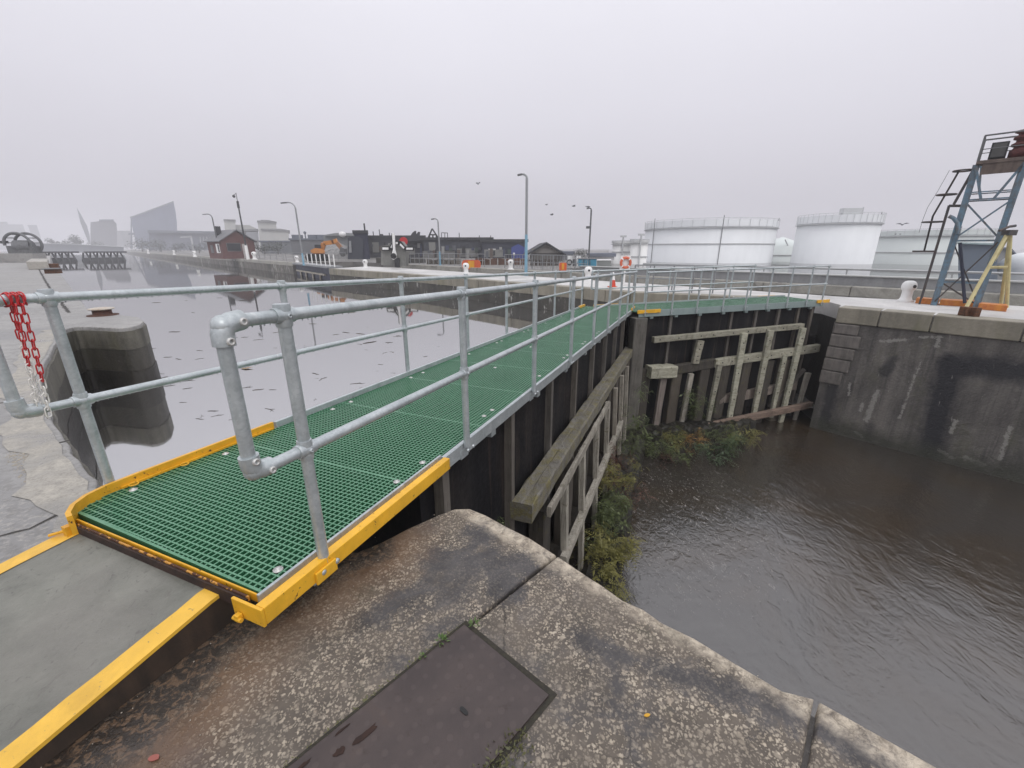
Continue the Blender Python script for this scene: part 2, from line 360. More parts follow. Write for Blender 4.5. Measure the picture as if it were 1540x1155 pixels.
def m_wood(name, lo=(.07,.063,.052), hi=(.27,.25,.21), moss=0.0, mossc=(.115,.105,.028), axis=(1,1,.06)):
    m = Mat(name)
    g = m.noise(16, 6, .65, .6, v=m.vec(axis)); k = m.noise(60, 3, .6, 1.0, v=m.vec(axis)); p = m.noise(3.2, 5, .65)
    c = m.ramp(m.math('ADD', m.math('MULTIPLY', g, .6), m.math('MULTIPLY', p, .4)), [(.32, lo), (.66, hi)])
    c = m.mix(m.ramp(k, [(.60,0),(.70,.75)]), c, tuple(x*.35 for x in lo))
    if moss:
        mm = m.ramp(m.noise(6.5, 6, .72, .5), [(.62-moss*.2, 0), (.72-moss*.12, 1)])
        c = m.mix(m.math('MULTIPLY', mm, .85), c, m.ramp(m.noise(40,3), [(.4, tuple(x*.5 for x in mossc)), (.7, mossc)]))
    rr = m.orand(); c = m.mix(m.math('MULTIPLY', rr, .45), c, m.mix(m.math('FRACT', m.math('MULTIPLY', rr, 7.3)), (.06,.05,.042), (.20,.165,.125)))
    c = m.mix(m.ramp(m.noise(4.5, 6, .7, .4, v=m.vec((1,1,.4))), [(.55,0),(.72,.6)]), c, (.055,.045,.035))
    return m.fin(c, .75, 0, m.bump(m.math('ADD', g, m.math('MULTIPLY', k, -.8)), .8, .02))
def m_gate():
    m = Mat('gate_skin')
    st = m.noise(3, 6, .68, v=m.vec((1,1,.13))); b = m.noise(1.1, 5, .6); f = m.noise(18, 5, .7)
    c = m.ramp(m.math('ADD', m.math('MULTIPLY', st, .6), m.math('MULTIPLY', b, .4)), [(.38, (.006,.006,.008)), (.55, (.016,.0155,.017)), (.72, (.05,.043,.038))])
    c = m.mix(m.ramp(m.noise(1.7, 6, .72, .5, v=m.vec((1,1,.45))), [(.52,0),(.70,.5)]), c, (.048,.038,.032))
    c = m.mix(m.ramp(m.noise(9, 4, .6, v=m.vec((1,1,.05))), [(.60,0),(.68,.4)]), c, (.075,.055,.042))
    return m.fin(c, m.math('ADD', m.math('MULTIPLY', f, .4), .42), 0, m.bump(f, .4, .01), spec=.16)
def m_plate():
    m = Mat('rusty_plate')
    a = m.noise(3.5, 6, .65, .4); b = m.noise(30, 5, .7)
    c = m.ramp(a, [(.3, (.038,.028,.027)), (.6, (.066,.050,.046)), (.8, (.085,.060,.048))])
    c = m.mix(m.ramp(b, [(.58,0),(.75,.6)]), c, (.035,.022,.018))
    # faint worn studs
    v = m.vor(17, v=m.vec((1,1,0), rot=(0,0,R(45))), rand=.15)
    dots = m.ramp(v, [(.18, 1), (.24, 0)])
    c = m.mix(m.math('MULTIPLY', dots, .12), c, (.14,.11,.10))
    return m.fin(c, m.ramp(a, [(.3,.34),(.7,.6)]), .15, m.bump(m.math('ADD', b, m.math('MULTIPLY', dots, .4)), .35, .003))
def m_rust(name='rust', a=(.035,.016,.010), b=(.16,.065,.028)):
    m = Mat(name); n = m.noise(14, 6, .7, .4)
    return m.fin(m.ramp(n, [(.3, a), (.7, b)]), .8, .1, m.bump(n, .6, .006))
def m_path():
    m = Mat('painted_path')
    a = m.noise(2.2, 5, .6); b = m.noise(15, 6, .75, .5, v=m.vec((1,.75,1), rot=(0,0,R(-35)))); f = m.noise(90, 3, .6)
    c = m.ramp(m.math('ADD', m.math('MULTIPLY', a, .6), m.math('MULTIPLY', m.noise(7, 6, .72, .4), .4)), [(.36, (.095,.097,.080)), (.64, (.205,.205,.175))])
    c = m.mix(m.ramp(b, [(.60,0),(.67,.55)]), c, (.095,.088,.075))
    c = m.mix(m.ramp(m.noise(30,5,.7,1.0,v=m.vec((1,.8,1), rot=(0,0,R(-35)))), [(.60,0),(.68,.7)]), c, (.07,.065,.058))
    c = m.mix(m.ramp(m.noise(1.4,3), [(.5,0),(.75,.5)]), c, (.20,.185,.165))
    return m.fin(c, m.ramp(a, [(.35,.28),(.65,.5)]), 0, m.bump(m.math('ADD', f, m.math('MULTIPLY', b, -1.5)), .5, .004))
def m_water(name, deep, ior, layers, rough=.03, foam=None, brown=None):
    m = Mat(name); h = None; nrm = None
    for sc, st, dist, stretch, rot, di in layers:
        n = m.noise(sc, 4, .55, di, v=m.vec(stretch, rot=(0,0,rot)))
        nrm = m.bump(n, st, dist, nrm)
    c = deep
    if brown: c = m.mix(m.ramp(m.noise(.35, 4, .6, .7), [(.42,0),(.62,1)]), deep, brown)
    rg = rough
    if foam:
        # broken white water below the leaking gates
        f = foam(m); c = m.mix(f, c, (.42,.40,.37)); rg = m.math('ADD', m.math('MULTIPLY', f, .5), rough)
    return m.fin(c, rg, 0, nrm, ior=ior)
def m_leaf(name, a, b, tr=.25):
    m = Mat(name); q = m.n.new('ShaderNodeNewGeometry')
    n = m.noise(9, 3)
    c = m.mix(m.math('MULTIPLY', m.math('ADD', q.outputs['Random Per Island'], n), .5), a, b)
    return m.fin(c, .55)
# ------------------------------------------------------------------ material library
GALV = m_galv(); YEL = m_yellow('yellow_paint', (.86,.47,.03), .635); YELW = m_yellow('worn_yellow_paint', (.80,.42,.025), wear=.625); GRATE = m_grate()
YELP = m_yellow('yellow_floor_paint', (.84,.50,.06), .68, (.16,.14,.11))
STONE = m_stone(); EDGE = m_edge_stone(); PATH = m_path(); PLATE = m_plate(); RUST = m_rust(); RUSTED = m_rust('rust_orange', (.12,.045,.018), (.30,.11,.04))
LEFTQ = m_concrete('quay_concrete', (.235,.23,.22), (.36,.352,.34), (.19,.187,.182), .45, specks=True, bump=.16, dist=.006, rr=(.72,.42))
ISLQ = m_concrete('island_concrete', (.44,.43,.415), (.66,.65,.63), (.30,.295,.285), .35, (.46,.62), rr=(.75,.3))
COPE = m_wall('coping_blocks', (.15,.14,.11), (.33,.30,.235), (.17,.165,.09), .80, .8)
COPEL = m_concrete('pale_coping', (.24,.23,.20), (.40,.385,.34), (.17,.165,.145), .8)
WALLD = m_wall('dark_lock_wall', (.060,.056,.052), (.19,.172,.155), (.095,.097,.06), .70)
WALLF = m_wall('far_lock_wall', (.018,.017,.015), (.095,.088,.072), (.05,.052,.03), .62, .9)
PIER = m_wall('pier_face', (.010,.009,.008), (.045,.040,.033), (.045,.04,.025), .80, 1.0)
STAIN = paint('black_seepage', (.020,.020,.026), (.045,.042,.042), .4, 3, .6)
LIME = paint('lime_streaks', (.38,.37,.35), (.20,.19,.18), .8, 6, .5)
QUOIN = paint('quoin_stones', (.19,.17,.155), (.09,.085,.075), .7, 5, .55)
GATE = m_gate(); RIB = m_wood('gate_rib', (.06,.055,.05), (.19,.175,.155)); PILE = m_wood('dark_pile', (.022,.019,.016), (.075,.066,.054), .3)
WOODV = m_wood('grey_timber', (.19,.175,.145), (.54,.505,.43), .15); WOODM = m_wood('mossy_timber', (.055,.054,.048), (.245,.24,.215), .85, (.25,.22,.05), axis=(.5,.2,1))
WOODG = m_wood('green_timber', (.23,.225,.17), (.56,.545,.43), .3, (.16,.17,.07), axis=(.15,.6,1)); WOODR = m_wood('red_brown_timber', (.11,.075,.058), (.31,.22,.17), .2, axis=(.15,.6,1))
GREY = paint('grey_steel', (.16,.165,.17), (.07,.07,.072), .45, 6, .4, .3); DARK = paint('dark_steel', (.035,.036,.04), (.02,.02,.02), .5, 6, .4)
WHITEP = paint('white_paint', (.80,.80,.79), (.55,.54,.51), .5, 4, .3); REDP = paint('red_plastic', (.52,.025,.03), (.36,.02,.02), .4, 8, .3); WHITEC = paint('white_plastic', (.78,.76,.72), (.6,.58,.54), .4, 8, .3)
STEEL = paint('bare_washer', (.62,.62,.60), (.45,.44,.42), .35, 20, .3, .3); GREYCAP = paint('pale_cap', (.52,.50,.44), (.33,.22,.14), .6, 9, .5)
BLACK = paint('black_rubber', (.012,.012,.012), None, .6); FERN = m_leaf('fern_green', (.05,.075,.022), (.115,.135,.045)); MOSSG = m_leaf('moss_gold', (.11,.112,.026), (.22,.195,.05)); DOCKR = m_leaf('dead_dock', (.10,.038,.02), (.06,.03,.018)); LEAFG = m_leaf('weed_green', (.06,.13,.03), (.14,.20,.06))

# ------------------------------------------------------------------ quay we stand on
lock_dir = Vector((.755, -.656, 0)); lock_n = Vector((.656, .755, 0))
def wob(pts, a, n=4, closed=False):               # broken, worn outline
    out = []
    for i in range(len(pts) if closed else len(pts)-1):
        p = Vector((*pts[i][:2], 0)); q = Vector((*pts[(i+1) % len(pts)][:2], 0)); k = max(1, min(40, int((q-p).length / .09)))
        for j in range(k):
            r = p.lerp(q, j/k)
            out.append((r.x + rnd.uniform(-a, a), r.y + rnd.uniform(-a, a)))
    return out
split = [(-1.9, 2.12), (-2.6, -.4), (-6, -12)]
def spline(P, k=6):                # smooth curve through the surveyed points
    out = []
    for i in range(len(P)-1):
        a, b, c, d = (Vector(P[max(0,i-1)]), Vector(P[i]), Vector(P[i+1]), Vector(P[min(len(P)-1,i+2)]))
        for j in range(k):
            t = j/k; out.append(tuple(.5*((2*b) + (c-a)*t + (2*a-5*b+4*c-d)*t*t + (3*b-a-3*c+d)*t**3)))
    return out + [P[-1]]
recess = spline([(-2.4,2.30), (-2.72,2.44), (-3.51,3.02), (-4.6,3.88), (-5.9,5.0), (-7.26,6.41), (-8.5,7.75), (-9.0,8.35), (-9.12,8.62)]) + [(-9.02,8.70), (-8.8,8.68), (-8.45,8.60), (-8.08,8.52), (-7.97,8.55), (-7.93,8.65), (-8.02,8.95), (-8.3,9.4), (-8.9,9.98), (-11.1,11.0)]
left_poly = [split[0]] + [(p_[0]+rnd.uniform(-.018,.018), p_[1]+rnd.uniform(-.018,.018)) for p_ in recess] + [(-30.9,29.5), (-54.3,51.2), (-200,190), (-330,190), (-330,-30), (-6,-30), split[2], split[1]]
MB().prism(left_poly, -7, 0).build('quay', LEFTQ, kind='structure', bevel=.05, seg=3)
# pale worn coping rim that follows the curved recess
rc = [Vector((*p_,0)) for p_ in left_poly[1:len(recess)+1]]; m = MB(); ro, ri = [], []
for i, p_ in enumerate(rc):
    d = (rc[min(i+2,len(rc)-1)] - rc[max(i-2,0)]).normalized(); nn = Vector((-d.y,d.x,0)); w_ = .30 + .05*math.sin(i*.9) + .03*math.sin(i*2.3) + rnd.uniform(-.012,.012)
    sg = -1 if nn.dot(Vector((1,1,0))) > 0 else 1
    ro.append(p_ + nn*sg*.045 + Vector((0,0,.005))); ri.append(p_ + nn*sg*w_ + Vector((0,0,.005)))
k_ = min(len(rc), 44); m.add(ro[:k_]+ri[:k_], [(i,i+1,k_+i+1,k_+i) for i in range(k_-1)])
m.build('coping_rim', m_concrete('rim_stone', (.21,.20,.18), (.46,.43,.37), (.20,.193,.175), 1.6, bump=.5, dist=.008), kind='structure')
right_base = [split[0], split[1], split[2], (-6,-30), (9,-30), (8.83,-5.7), (1.27,.87), (.65,1.42), (.22,1.83), (-.27,2.23), (-.42,2.18), (-.6,2.04), (-.72,1.92), (-.84,1.84), (-1.3,1.93)]
MB().prism(right_base, -7, -.03).build('quay_wall', WALLD, kind='structure')
j1a, j1b = Vector((.24,1.84)), Vector((-.19,1.40)); jd = (j1b - j1a).normalized()
far1 = j1a + jd*6
g = .006; jn = Vector((-jd.y, jd.x))*g
def P2(v): return (v.x, v.y)
nose = [(.1,1.985),(-.02,2.09),(-.15,2.195),(-.27,2.255),(-.36,2.25),(-.46,2.19),(-.6,2.075),(-.72,1.945),(-.84,1.86),(-1.3,1.95)]
s1 = [P2(j1a - jn)] + nose + [split[0], split[1], P2(far1 - jn)]
sidx = 1 if (Vector((-1,2)) - j1a).dot(jn) > 0 else -1
def offs(p, s): return P2(p + jn*s)
s1 = [offs(j1a, sidx)] + wob(nose, .009) + [nose[-1], split[0], split[1], offs(far1, sidx)]
j2a, j2b = Vector((1.105,1.09)), Vector((.92,.88)); j2d = (j2b-j2a).normalized(); j2n = Vector((-j2d.y, j2d.x))*.008
far2 = j2a + j2d*6
s2edge = [(1.0,1.13),(.87,1.24),(.76,1.335),(.66,1.42),(.52,1.55),(.38,1.69),(.28,1.79)]
sg2 = 1 if (Vector((0,1)) - j2a).dot(j2n) > 0 else -1
s2 = [P2(j2a + j2n*sg2)] + wob(s2edge, .009) + [offs(j1a, -sidx), offs(far1, -sidx), P2(far2 + j2n*sg2)]
s3 = [P2(j2a - j2n*sg2)] + [P2(far2 - j2n*sg2), (9,-30), (8.83,-5.68)] + [(8.83 + (1.3-8.83)*k/40, -5.68 + (.92+5.68)*k/40) for k in range(1, 40)]
slabs = MB()
for q in (s1, s2, s3): slabs.slab_round(q, -.34, 0, .018, 4)
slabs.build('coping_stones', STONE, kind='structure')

# raised painted path and its yellow lines
PZ = .170       # the path is a low ramp rising to the bridge end
def pz(p): return max(.02, PZ - .16*max(0, -((p[0]+1.24)*.376 + (p[1]-1.41)*.927)))
def edge_pts(a, b, k, n=26):
    e = Vector((b.x-a.x, b.y-a.y)); o = Vector((a.x, a.y)) + Vector((.376,.927))*.05
    return [(o.x + e.x*k*i/n, o.y + e.y*k*i/n) for i in range(n+1)]
pl = edge_pts(onz(100,799,PZ), onz(0,852,.127), 9); pr = edge_pts(onz(329,894,PZ), onz(24,1153,.068), 3.6)
m = MB(); n_ = len(pl); V = [(p[0],p[1],pz(p)) for p in pl] + [(p[0],p[1],pz(p)) for p in pr]
lo_ = [(x,y,z-.014) for x,y,z in V]; m.add(V + lo_, [(i,n_+i,n_+i+1,i+1) for i in range(n_-1)] + [(n_+i,3*n_+i,3*n_+i+1,n_+i+1) for i in range(n_-1)] + [(2*n_+i,i,i+1,2*n_+i+1) for i in range(n_-1)] + [(0,2*n_,3*n_,n_)])
m.build('path', PATH, kind='structure')
m = MB(); bt = [(x,y,.002) for x,y,z in V]; lo2 = [(x,y,max(.003,z-.0142)) for x,y,z in V]
m.add(lo2 + bt, [(n_+i,3*n_+i,3*n_+i+1,n_+i+1) for i in range(n_-1)] + [(2*n_+i,i,i+1,2*n_+i+1) for i in range(n_-1)] + [(0,2*n_,3*n_,n_)])
m.build('path_side', paint('shaded_stained_path_side', (.026,.019,.014), (.06,.038,.025), .7, 9, .6), kind='structure')  # near-black colour holds both the stain and the shadow beside the path
def stripe(edge, w, over):
    pts = []
    for i in range(len(edge)-1):
        a, b = Vector(edge[i]), Vector(edge[i+1]); k = max(1, int((b-a).length/.05)); pts += [a.lerp(b, j/k) for j in range(k)]
    d = (pts[-1]-pts[0]).normalized(); nn = Vector((-d.y, d.x)); m = MB(); rows = [[], [], []]
    for i, p in enumerate(pts):
        if i == 0 : pass
        o = p - nn*math.copysign(over, w); q_ = p + nn*(w + rnd.uniform(-.005,.005))
        rows[0].append((o.x,o.y,pz(p)-.012)); rows[1].append((o.x,o.y,pz(p)+.004)); rows[2].append((q_.x,q_.y,pz(q_)+.004))
    n = len(pts); m.add(rows[0]+rows[1]+rows[2], [(r*n+i, r*n+i+1, (r+1)*n+i+1, (r+1)*n+i) for r in (0,1) for i in range(n-1)])
    return m
def inward(edge, other): 
    a, b = Vector(edge[0]), Vector(edge[-1]); d = (b-a).normalized(); return 1 if Vector((-d.y,d.x)).dot(Vector(other[0])-a) > 0 else -1
stripe(pl, .085*inward(pl, pr), .004).build('path_line', YELP, kind='structure'); stripe(pr, .088*inward(pr, pl), .004).build('path_line', YELP, kind='structure')
# hatch cover
DRUST = m_rust('dark_rust', (.015,.008,.006), (.05,.022,.014))
hc = Vector((-.205,1.40)); ha = Vector((.345,-.30)); hb = Vector((-.68,-.72))
def hq(i, j, z): p = hc + ha*i + hb*j; return Vector((p.x, p.y, z))
t = thing('hatch_cover', hq(.5,.5,0), 'brown rusty steel hatch cover set in the near quay with a lifting slot', 'hatch cover')
MB().prism([hq(-.03,-.02,0)[:2], hq(1.035,-.02,0)[:2], hq(1.035,1.05,0)[:2], hq(-.03,1.05,0)[:2]], -.2, .003).build('surround', paint('dirt_seam', (.022,.019,.015), (.05,.045,.03), .9, 30, .5), t)
MB().prism([hq(.004,.003,0)[:2], hq(.996,.006,0)[:2], hq(.997,1.02,0)[:2], hq(.002,1.02,0)[:2]], -.01, .011).build('plate', PLATE, t, bevel=.003)
m = MB(); c = hq(.60,.25,.0125); dd = Vector((*ha.normalized(), 0)); nn = Vector((-dd.y, dd.x, 0))
pp = [c + dd*(.013*math.cos(a) + (.006 if math.cos(a) > 0 else -.006)) + nn*.008*math.sin(a) for a in [2*math.pi*k/16 for k in range(16)]]
m.slab(pp, (0,0,.0015)); m.build('lifting_slot', BLACK, t)
for (i, j, L, w) in ((.20,.52,.045,.014),(.17,.60,.022,.013),(.19,.73,.055,.018),(.13,.80,.03,.008),(.07,.70,.035,.006),(.05,.56,.03,.005)):
    m = MB(); c = hq(i, j, .0125); d = Vector((*hb.normalized(), 0)); n2_ = Vector((-d.y, d.x, 0)); k = 14
    m.slab([c + d*L*math.cos(2*math.pi*q/k)*rnd.uniform(.6,1.1) + n2_*w*math.sin(2*math.pi*q/k)*rnd.uniform(.5,1.2) for q in range(k)], (0,0,.0012)); m.build('rust_hole', DRUST, t)

# weeds in the joints
def weed(loc, n, r, h, label, m=LEAFG, seed=0, cat='weed', name='weed', group=None):
    q = random.Random(seed); b = MB()
    for i in range(n):
        a = q.uniform(0, 6.28); rr = r*q.random()**.6; el = q.uniform(.1, 1.2)
        c = Vector(loc) + Vector((math.cos(a)*rr*.5, math.sin(a)*rr*.5, .006 + q.random()*h*.5))
        b.leaf(c, (math.cos(a)*math.cos(el), math.sin(a)*math.cos(el), math.sin(el)), (q.uniform(-.4,.4), q.uniform(-.4,.4), 1), r*q.uniform(.35,.75), r*q.uniform(.14,.28))
    return b.build(name, m, loc=loc, label=label, cat=cat, group=group)
weed(onz(664,967,0), 26, .035, .03, 'small bright green weed rosette on the upper left edge of the rusty hatch', seed=1)
weed(onz(713,941,0), 30, .03, .03, 'tiny green weed sprouting at the top corner of the rusty hatch', seed=2)
weed(onz(636,990,0), 18, .022, .02, 'tiny yellow green tuft below the bright weed on the left hatch edge', seed=3)
b = MB(); q = random.Random(5)
for i in range(750):
    k = q.random(); p = hq(1.05 + q.gauss(0,.06), .16 + k*.7, 0); 
    a = q.uniform(0,6.28); el = q.uniform(0,1.1)
    b.leaf(p + Vector((0,0,q.random()*.018)), (math.cos(a)*math.cos(el), math.sin(a)*math.cos(el), math.sin(el)), (q.uniform(-1,1),q.uniform(-1,1),1), q.uniform(.008,.022), q.uniform(.004,.009))
b.build('moss_clump', m_leaf('dull_moss', (.05,.055,.02), (.12,.115,.045)), kind='stuff', label='straggly dull green moss growing along the right edge of the rusty hatch', cat='moss')
b = MB()
for i in range(260):
    p = hq(-.03 + q.gauss(0,.012), q.random(), 0); a = q.uniform(0,6.28)
    b.leaf(p, (math.cos(a), math.sin(a), q.uniform(.1,.9)), (0,0,1), q.uniform(.006,.014), q.uniform(.003,.006))
b.build('moss_strip', m_leaf('seam_moss', (.07,.075,.025), (.15,.14,.05)), kind='stuff', label='thin line of moss in the seam along the left hatch edge', cat='moss')
def flake(p, L, w, m, label, cat, name, ang):
    b = MB(); d = Vector((math.cos(ang), math.sin(ang), .05)); n_ = Vector((-d.y, d.x, .12))
    b.slab([p + d*L*math.cos(k)*(.8+.3*rnd.random()) + n_*w*math.sin(k) for k in [2*math.pi*i/12 for i in range(12)]], (0,0,.003))
    b.build(name, m, label=label, cat=cat, loc=p)
flake(onz(973,1076,.004), .011, .005, m_leaf('yellow_leaf', (.62,.36,.02), (.5,.25,.02)), 'small yellow fallen leaf lying on the coping stone right of the hatch', 'leaf', 'fallen_leaf', .2)
flake(onz(323,897,.004), .016, .009, m_leaf('red_flake', (.36,.06,.045), (.30,.05,.04)), 'red paint flake on the brown stained stone just below the bridge end', 'paint flake', 'paint_flake', .9)
flake(onz(232,1140,.004), .018, .009, m_leaf('faded_red_flake', (.30,.09,.07), (.25,.08,.06)), 'faded red paint flake on the stone at the lower left beside the yellow line', 'paint flake', 'paint_flake', .1)
# loose grit on the stones: nobody could count it
b = MB(); q = random.Random(9)
for i in range(420):
    p = Vector((q.uniform(-1.5,1.4), q.uniform(.7,2.2), .002))
    if p.dot(lock_n) > 1.5 or p.dot(Vector((.927,-.375,0))) < -1.72: continue
    r = q.uniform(.0012,.0038); b.ball(p, r, 5, 3, (1, q.uniform(.6,1.3), .6))
b.build('grit', paint('pale_grit', (.42,.38,.32), (.18,.15,.12), .8, 40, .5), kind='stuff')

# ------------------------------------------------------------------ footbridges on the gates
class Frame:
    def __init__(s, o, hd, z0, slope):
        s.o = Vector((*o, 0)); s.d = Vector((math.sin(hd), math.cos(hd), 0)); s.n = Vector((-s.d.y, s.d.x, 0)); s.z0 = z0; s.k = slope
    def __call__(s, t, n, h=0): # h above the sloping deck
        p = s.o + s.d*t + s.n*n; return Vector((p.x, p.y, s.z0 + s.k*t + h))
    def w(s, t, n, z):          # absolute height
        p = s.o + s.d*t + s.n*n; return Vector((p.x, p.y, z))
F1 = Frame((-.877,1.567), R(22.08), .215, -.034)
O2 = Vector((3.99,12.31)); E2 = Vector((10.03,13.74))
F2 = Frame(O2, math.atan2(E2.x-O2.x, E2.y-O2.y), -.19, .0195)

def blk(m, F, t0, t1, n0, n1, h0, h1):
    return m.hexa([F(t0,n1,h0),F(t0,n0,h0),F(t1,n0,h0),F(t1,n1,h0),F(t0,n1,h1),F(t0,n0,h1),F(t1,n0,h1),F(t1,n1,h1)])
def grating(F, ta, tb, n0, n1, pitch, bw, dep, name, root):
    """ta, tb: (t at n0, t at n1) where the panel starts and ends"""
    m = MB(); N = int(round((n1-n0)/pitch)); T = lambda e, n: e[0] + (e[1]-e[0])*(n-n0)/(n1-n0)
    for i in range(N+1):
        n = n0 + (n1-n0)*i/N; a, b = T(ta, n), T(tb, n)
        m.hexa([F(a,n+bw/2,-dep),F(a,n-bw/2,-dep),F(b,n-bw/2,-dep),F(b,n+bw/2,-dep),F(a,n+bw/2,0),F(a,n-bw/2,0),F(b,n-bw/2,0),F(b,n+bw/2,0)])
    lo, hi = min(ta), max(tb); K = int((hi-lo)/pitch)
    for k in range(K+1):
        t = lo + pitch*k
        s = []
        for i in range(41):
            n = n0 + (n1-n0)*i/40
            if T(ta,n)-1e-6 <= t <= T(tb,n)+1e-6: s.append(n)
        if len(s) < 2: continue
        w = bw*(2.4 if k % 32 in (31,) else 1)
        blk(m, F, t-w/2, t+w/2, s[0], s[-1], -dep+.001, .0006)
    for e in (ta, tb):
        s_ = 1 if e is ta else -1
        m.hexa([F(e[1],n1,-dep),F(e[0],n0,-dep),F(e[0]+s_*bw*1.6,n0,-dep),F(e[1]+s_*bw*1.6,n1,-dep),F(e[1],n1,.0012),F(e[0],n0,.0012),F(e[0]+s_*bw*1.6,n0,.0012),F(e[1]+s_*bw*1.6,n1,.0012)])
    return m.build(name, GRATE, root)
def clamp(m, p, axis1, axis2, r, L=.045):
    for a in (axis1, axis2):
        a = Vector(a).normalized()
        m.lathe([(r,-L),(r*1.04,-L*.85),(r*1.12,0),(r*1.04,L*.85),(r,L)], p, 14, a)
    m.ball(p, r*1.22, 14, 8)
def handrail(F, root, ts, n, hm=.55, ht=1.1, r=.0235, back=None, front=None, base=-.02, lab=None, out=-1, seg=12, clips=True):
    t0 = ts[0] - (back or 0); t1 = ts[-1] + (front or 0)
    m = MB()
    for h in (ht, hm): m.tube([F(t0,n,h), F(t1,n,h)], r, seg)
    if back: m.tube([F(t0,n,ht), F(t0,n,hm)], r*1.02, seg)
    if front: m.tube([F(t1,n,ht), F(t1,n,hm)], r*1.02, seg)
    rail = m.build('handrail', GALV, root)
    for i, t in enumerate(ts):
        p = MB(); p.tube([F.w(t,n,F(t,n,base).z), F.w(t,n,F(t,n,ht).z)], r*1.04, seg)
        p.build('post', GALV, rail)
        for h in (ht, hm):
            if h == ht and t < 4 or h == hm or True:
                c = MB(); clamp(c, F(t,n,h), (F.d.x,F.d.y,F.k), (0,0,1), r*1.22, .042)
                if t < 3: c.lathe([(.009,0),(.009,.008),(.004,.008),(.004,.003)], F(t,n,h) + F.n*out*r*1.35 + Vector((0,0,-.0)), 8, F.n*out)
                c.build('clamp', GALV, rail)
        if clips:
            c = MB(); blk(c, F, t-.055, t+.055, n+.02, n+.05, -.115, -.045)
            for dt in (-.04,.04): c.lathe([(.013,0),(.013,.011),(.004,.013)], F(t+dt, n-.028 if out < 0 else n+.028, -.03), 8, F.n*out)
            c.build('post_bracket', GALV, rail)
    for tt, on in ((t0, back), (t1, front)):
        if not on: continue
        s = 1 if tt == t0 else -1
        for h, up in ((ht,-1), (hm,1)):
            c = MB(); p = F(tt,n,h); rr = r*1.45
            # bend
            arc = [p + Vector((F.d.x*s,F.d.y*s,0))*(.075) , p + Vector((F.d.x*s,F.d.y*s,0))*.035 + Vector((0,0,up*.004)), p + Vector((F.d.x*s,F.d.y*s,0))*.010 + Vector((0,0,up*.012)), p + Vector((F.d.x*s,F.d.y*s,0))*.002 + Vector((0,0,up*.035)), p + Vector((0,0,up*.075))]
            c.tube(arc, [rr,rr*1.02,rr*1.05,rr*1.02,rr], 14)
            c.ball(p + Vector((F.d.x*s,F.d.y*s,0))*.008 + Vector((0,0,up*.01)), rr*1.04, 14, 8)
            e = c.build('elbow', GALV, rail)
            for q_ in (F(tt+.055*s,n,h), F(tt,n,h) + Vector((0,0,up*.058))):
                g_ = MB(); g_.lathe([(.013,0),(.013,.010),(.007,.010),(.007,.002)], q_ + F.n*out*rr*.93, 10, F.n*out)
                g_.build('grub_screw', STEEL, rail)
    return rail

W1 = 1.54
fb = thing('footbridge', F1(6,.77), 'long green grating footbridge in the foreground with galvanised handrails and yellow kerbs', 'footbridge', 'walkways on the lock gates')
TS1 = [0,1.37,2.88,4.44,5.99,7.45,9.01,10.42,11.86]; TL1 = [-.02,1.34,2.88,4.42,5.94,7.48,9.03,10.52,12.03]
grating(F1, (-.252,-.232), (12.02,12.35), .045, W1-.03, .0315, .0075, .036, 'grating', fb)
for (n0, n1) in ((-.004,.030), (W1-.018,W1+.014)):
    m = MB(); s = 1.10 if n0 < .5 else 1.04
    blk(m, F1, s, 12.05 if n0 < .5 else 12.35, n0, n0+.008 if n0 < .5 else n1, -.10, .004 if n0 < .5 else .045)
    if n0 < .5: blk(m, F1, s, 12.05, n0+.010, n1, -.012, .003)
    for k in range(9):
        tt = 1.9 + k*1.25
        blk(m, F1, tt, tt+.09, n0 + (.02 if n0 < .5 else -.04), n0 + .09, -.17, -.101)
    m.build('side_channel', GALV, fb, bevel=.002)
# joists under the grating
m = MB()
for k in range(11): blk(m, F1, -.1+k*1.2, -.1+k*1.2+.06, .032, W1-.02, -.115, -.032)
m.build('joist', DARK, fb)
# yellow kerbs: right side with its strip, left side round the corner, front lip
m = MB(); blk(m, F1, -.315, 1.08, -.052, -.006, -.062, .018); blk(m, F1, -.30, 1.075, -.0055, .018, -.06, -.012)
for t0 in (-.045,): blk(m, F1, t0-.035, t0+.08, -.066, -.053, -.07, -.01)
m.build('kerb', YEL, fb, bevel=.003)
m = MB(); blk(m, F1, -.28, 1.09, .0195, .034, -.03, .022); m.build('inner_strip', GALV, fb, bevel=.002)
m = MB()   # left kerb: flat bar bent round the front corner
path = [F1(1.02,W1-.004), F1(.6,W1-.004), F1(.1,W1-.004), F1(-.06,W1-.012), F1(-.16,W1-.04), F1(-.235,W1-.095), F1(-.285,W1-.17), F1(-.30,W1-.22)]
prev = None
for i in range(len(path)-1):
    d = path[i+1]-path[i]; nn = Vector((-d.y, d.x, 0)).normalized()*.011
    d0 = (path[i]-path[i-1]) if i else d; d1_ = (path[i+2]-path[i+1]) if i+2 < len(path) else d
    na = Vector((-(d0+d).y,(d0+d).x,0)).normalized()*.011; nb = Vector((-(d+d1_).y,(d+d1_).x,0)).normalized()*.011
    A, B = path[i], path[i+1]; lo = Vector((0,0,-.085)); hi = Vector((0,0,.052))
    m.hexa([A-na+lo, A+na+lo, B+nb+lo, B-nb+lo, A-na+hi, A+na+hi, B+nb+hi, B-nb+hi])
m.build('kerb', YELW, fb)
m = MB(); blk(m, F1, .0, 1.0, W1-.0335, W1-.0165, -.02, .012)
for t0 in (.05,.33): m.ring(F1(t0,W1-.05,.012), .022, .004, seg=16, sub=6)
m.build('kerb_strip', YELW, fb)
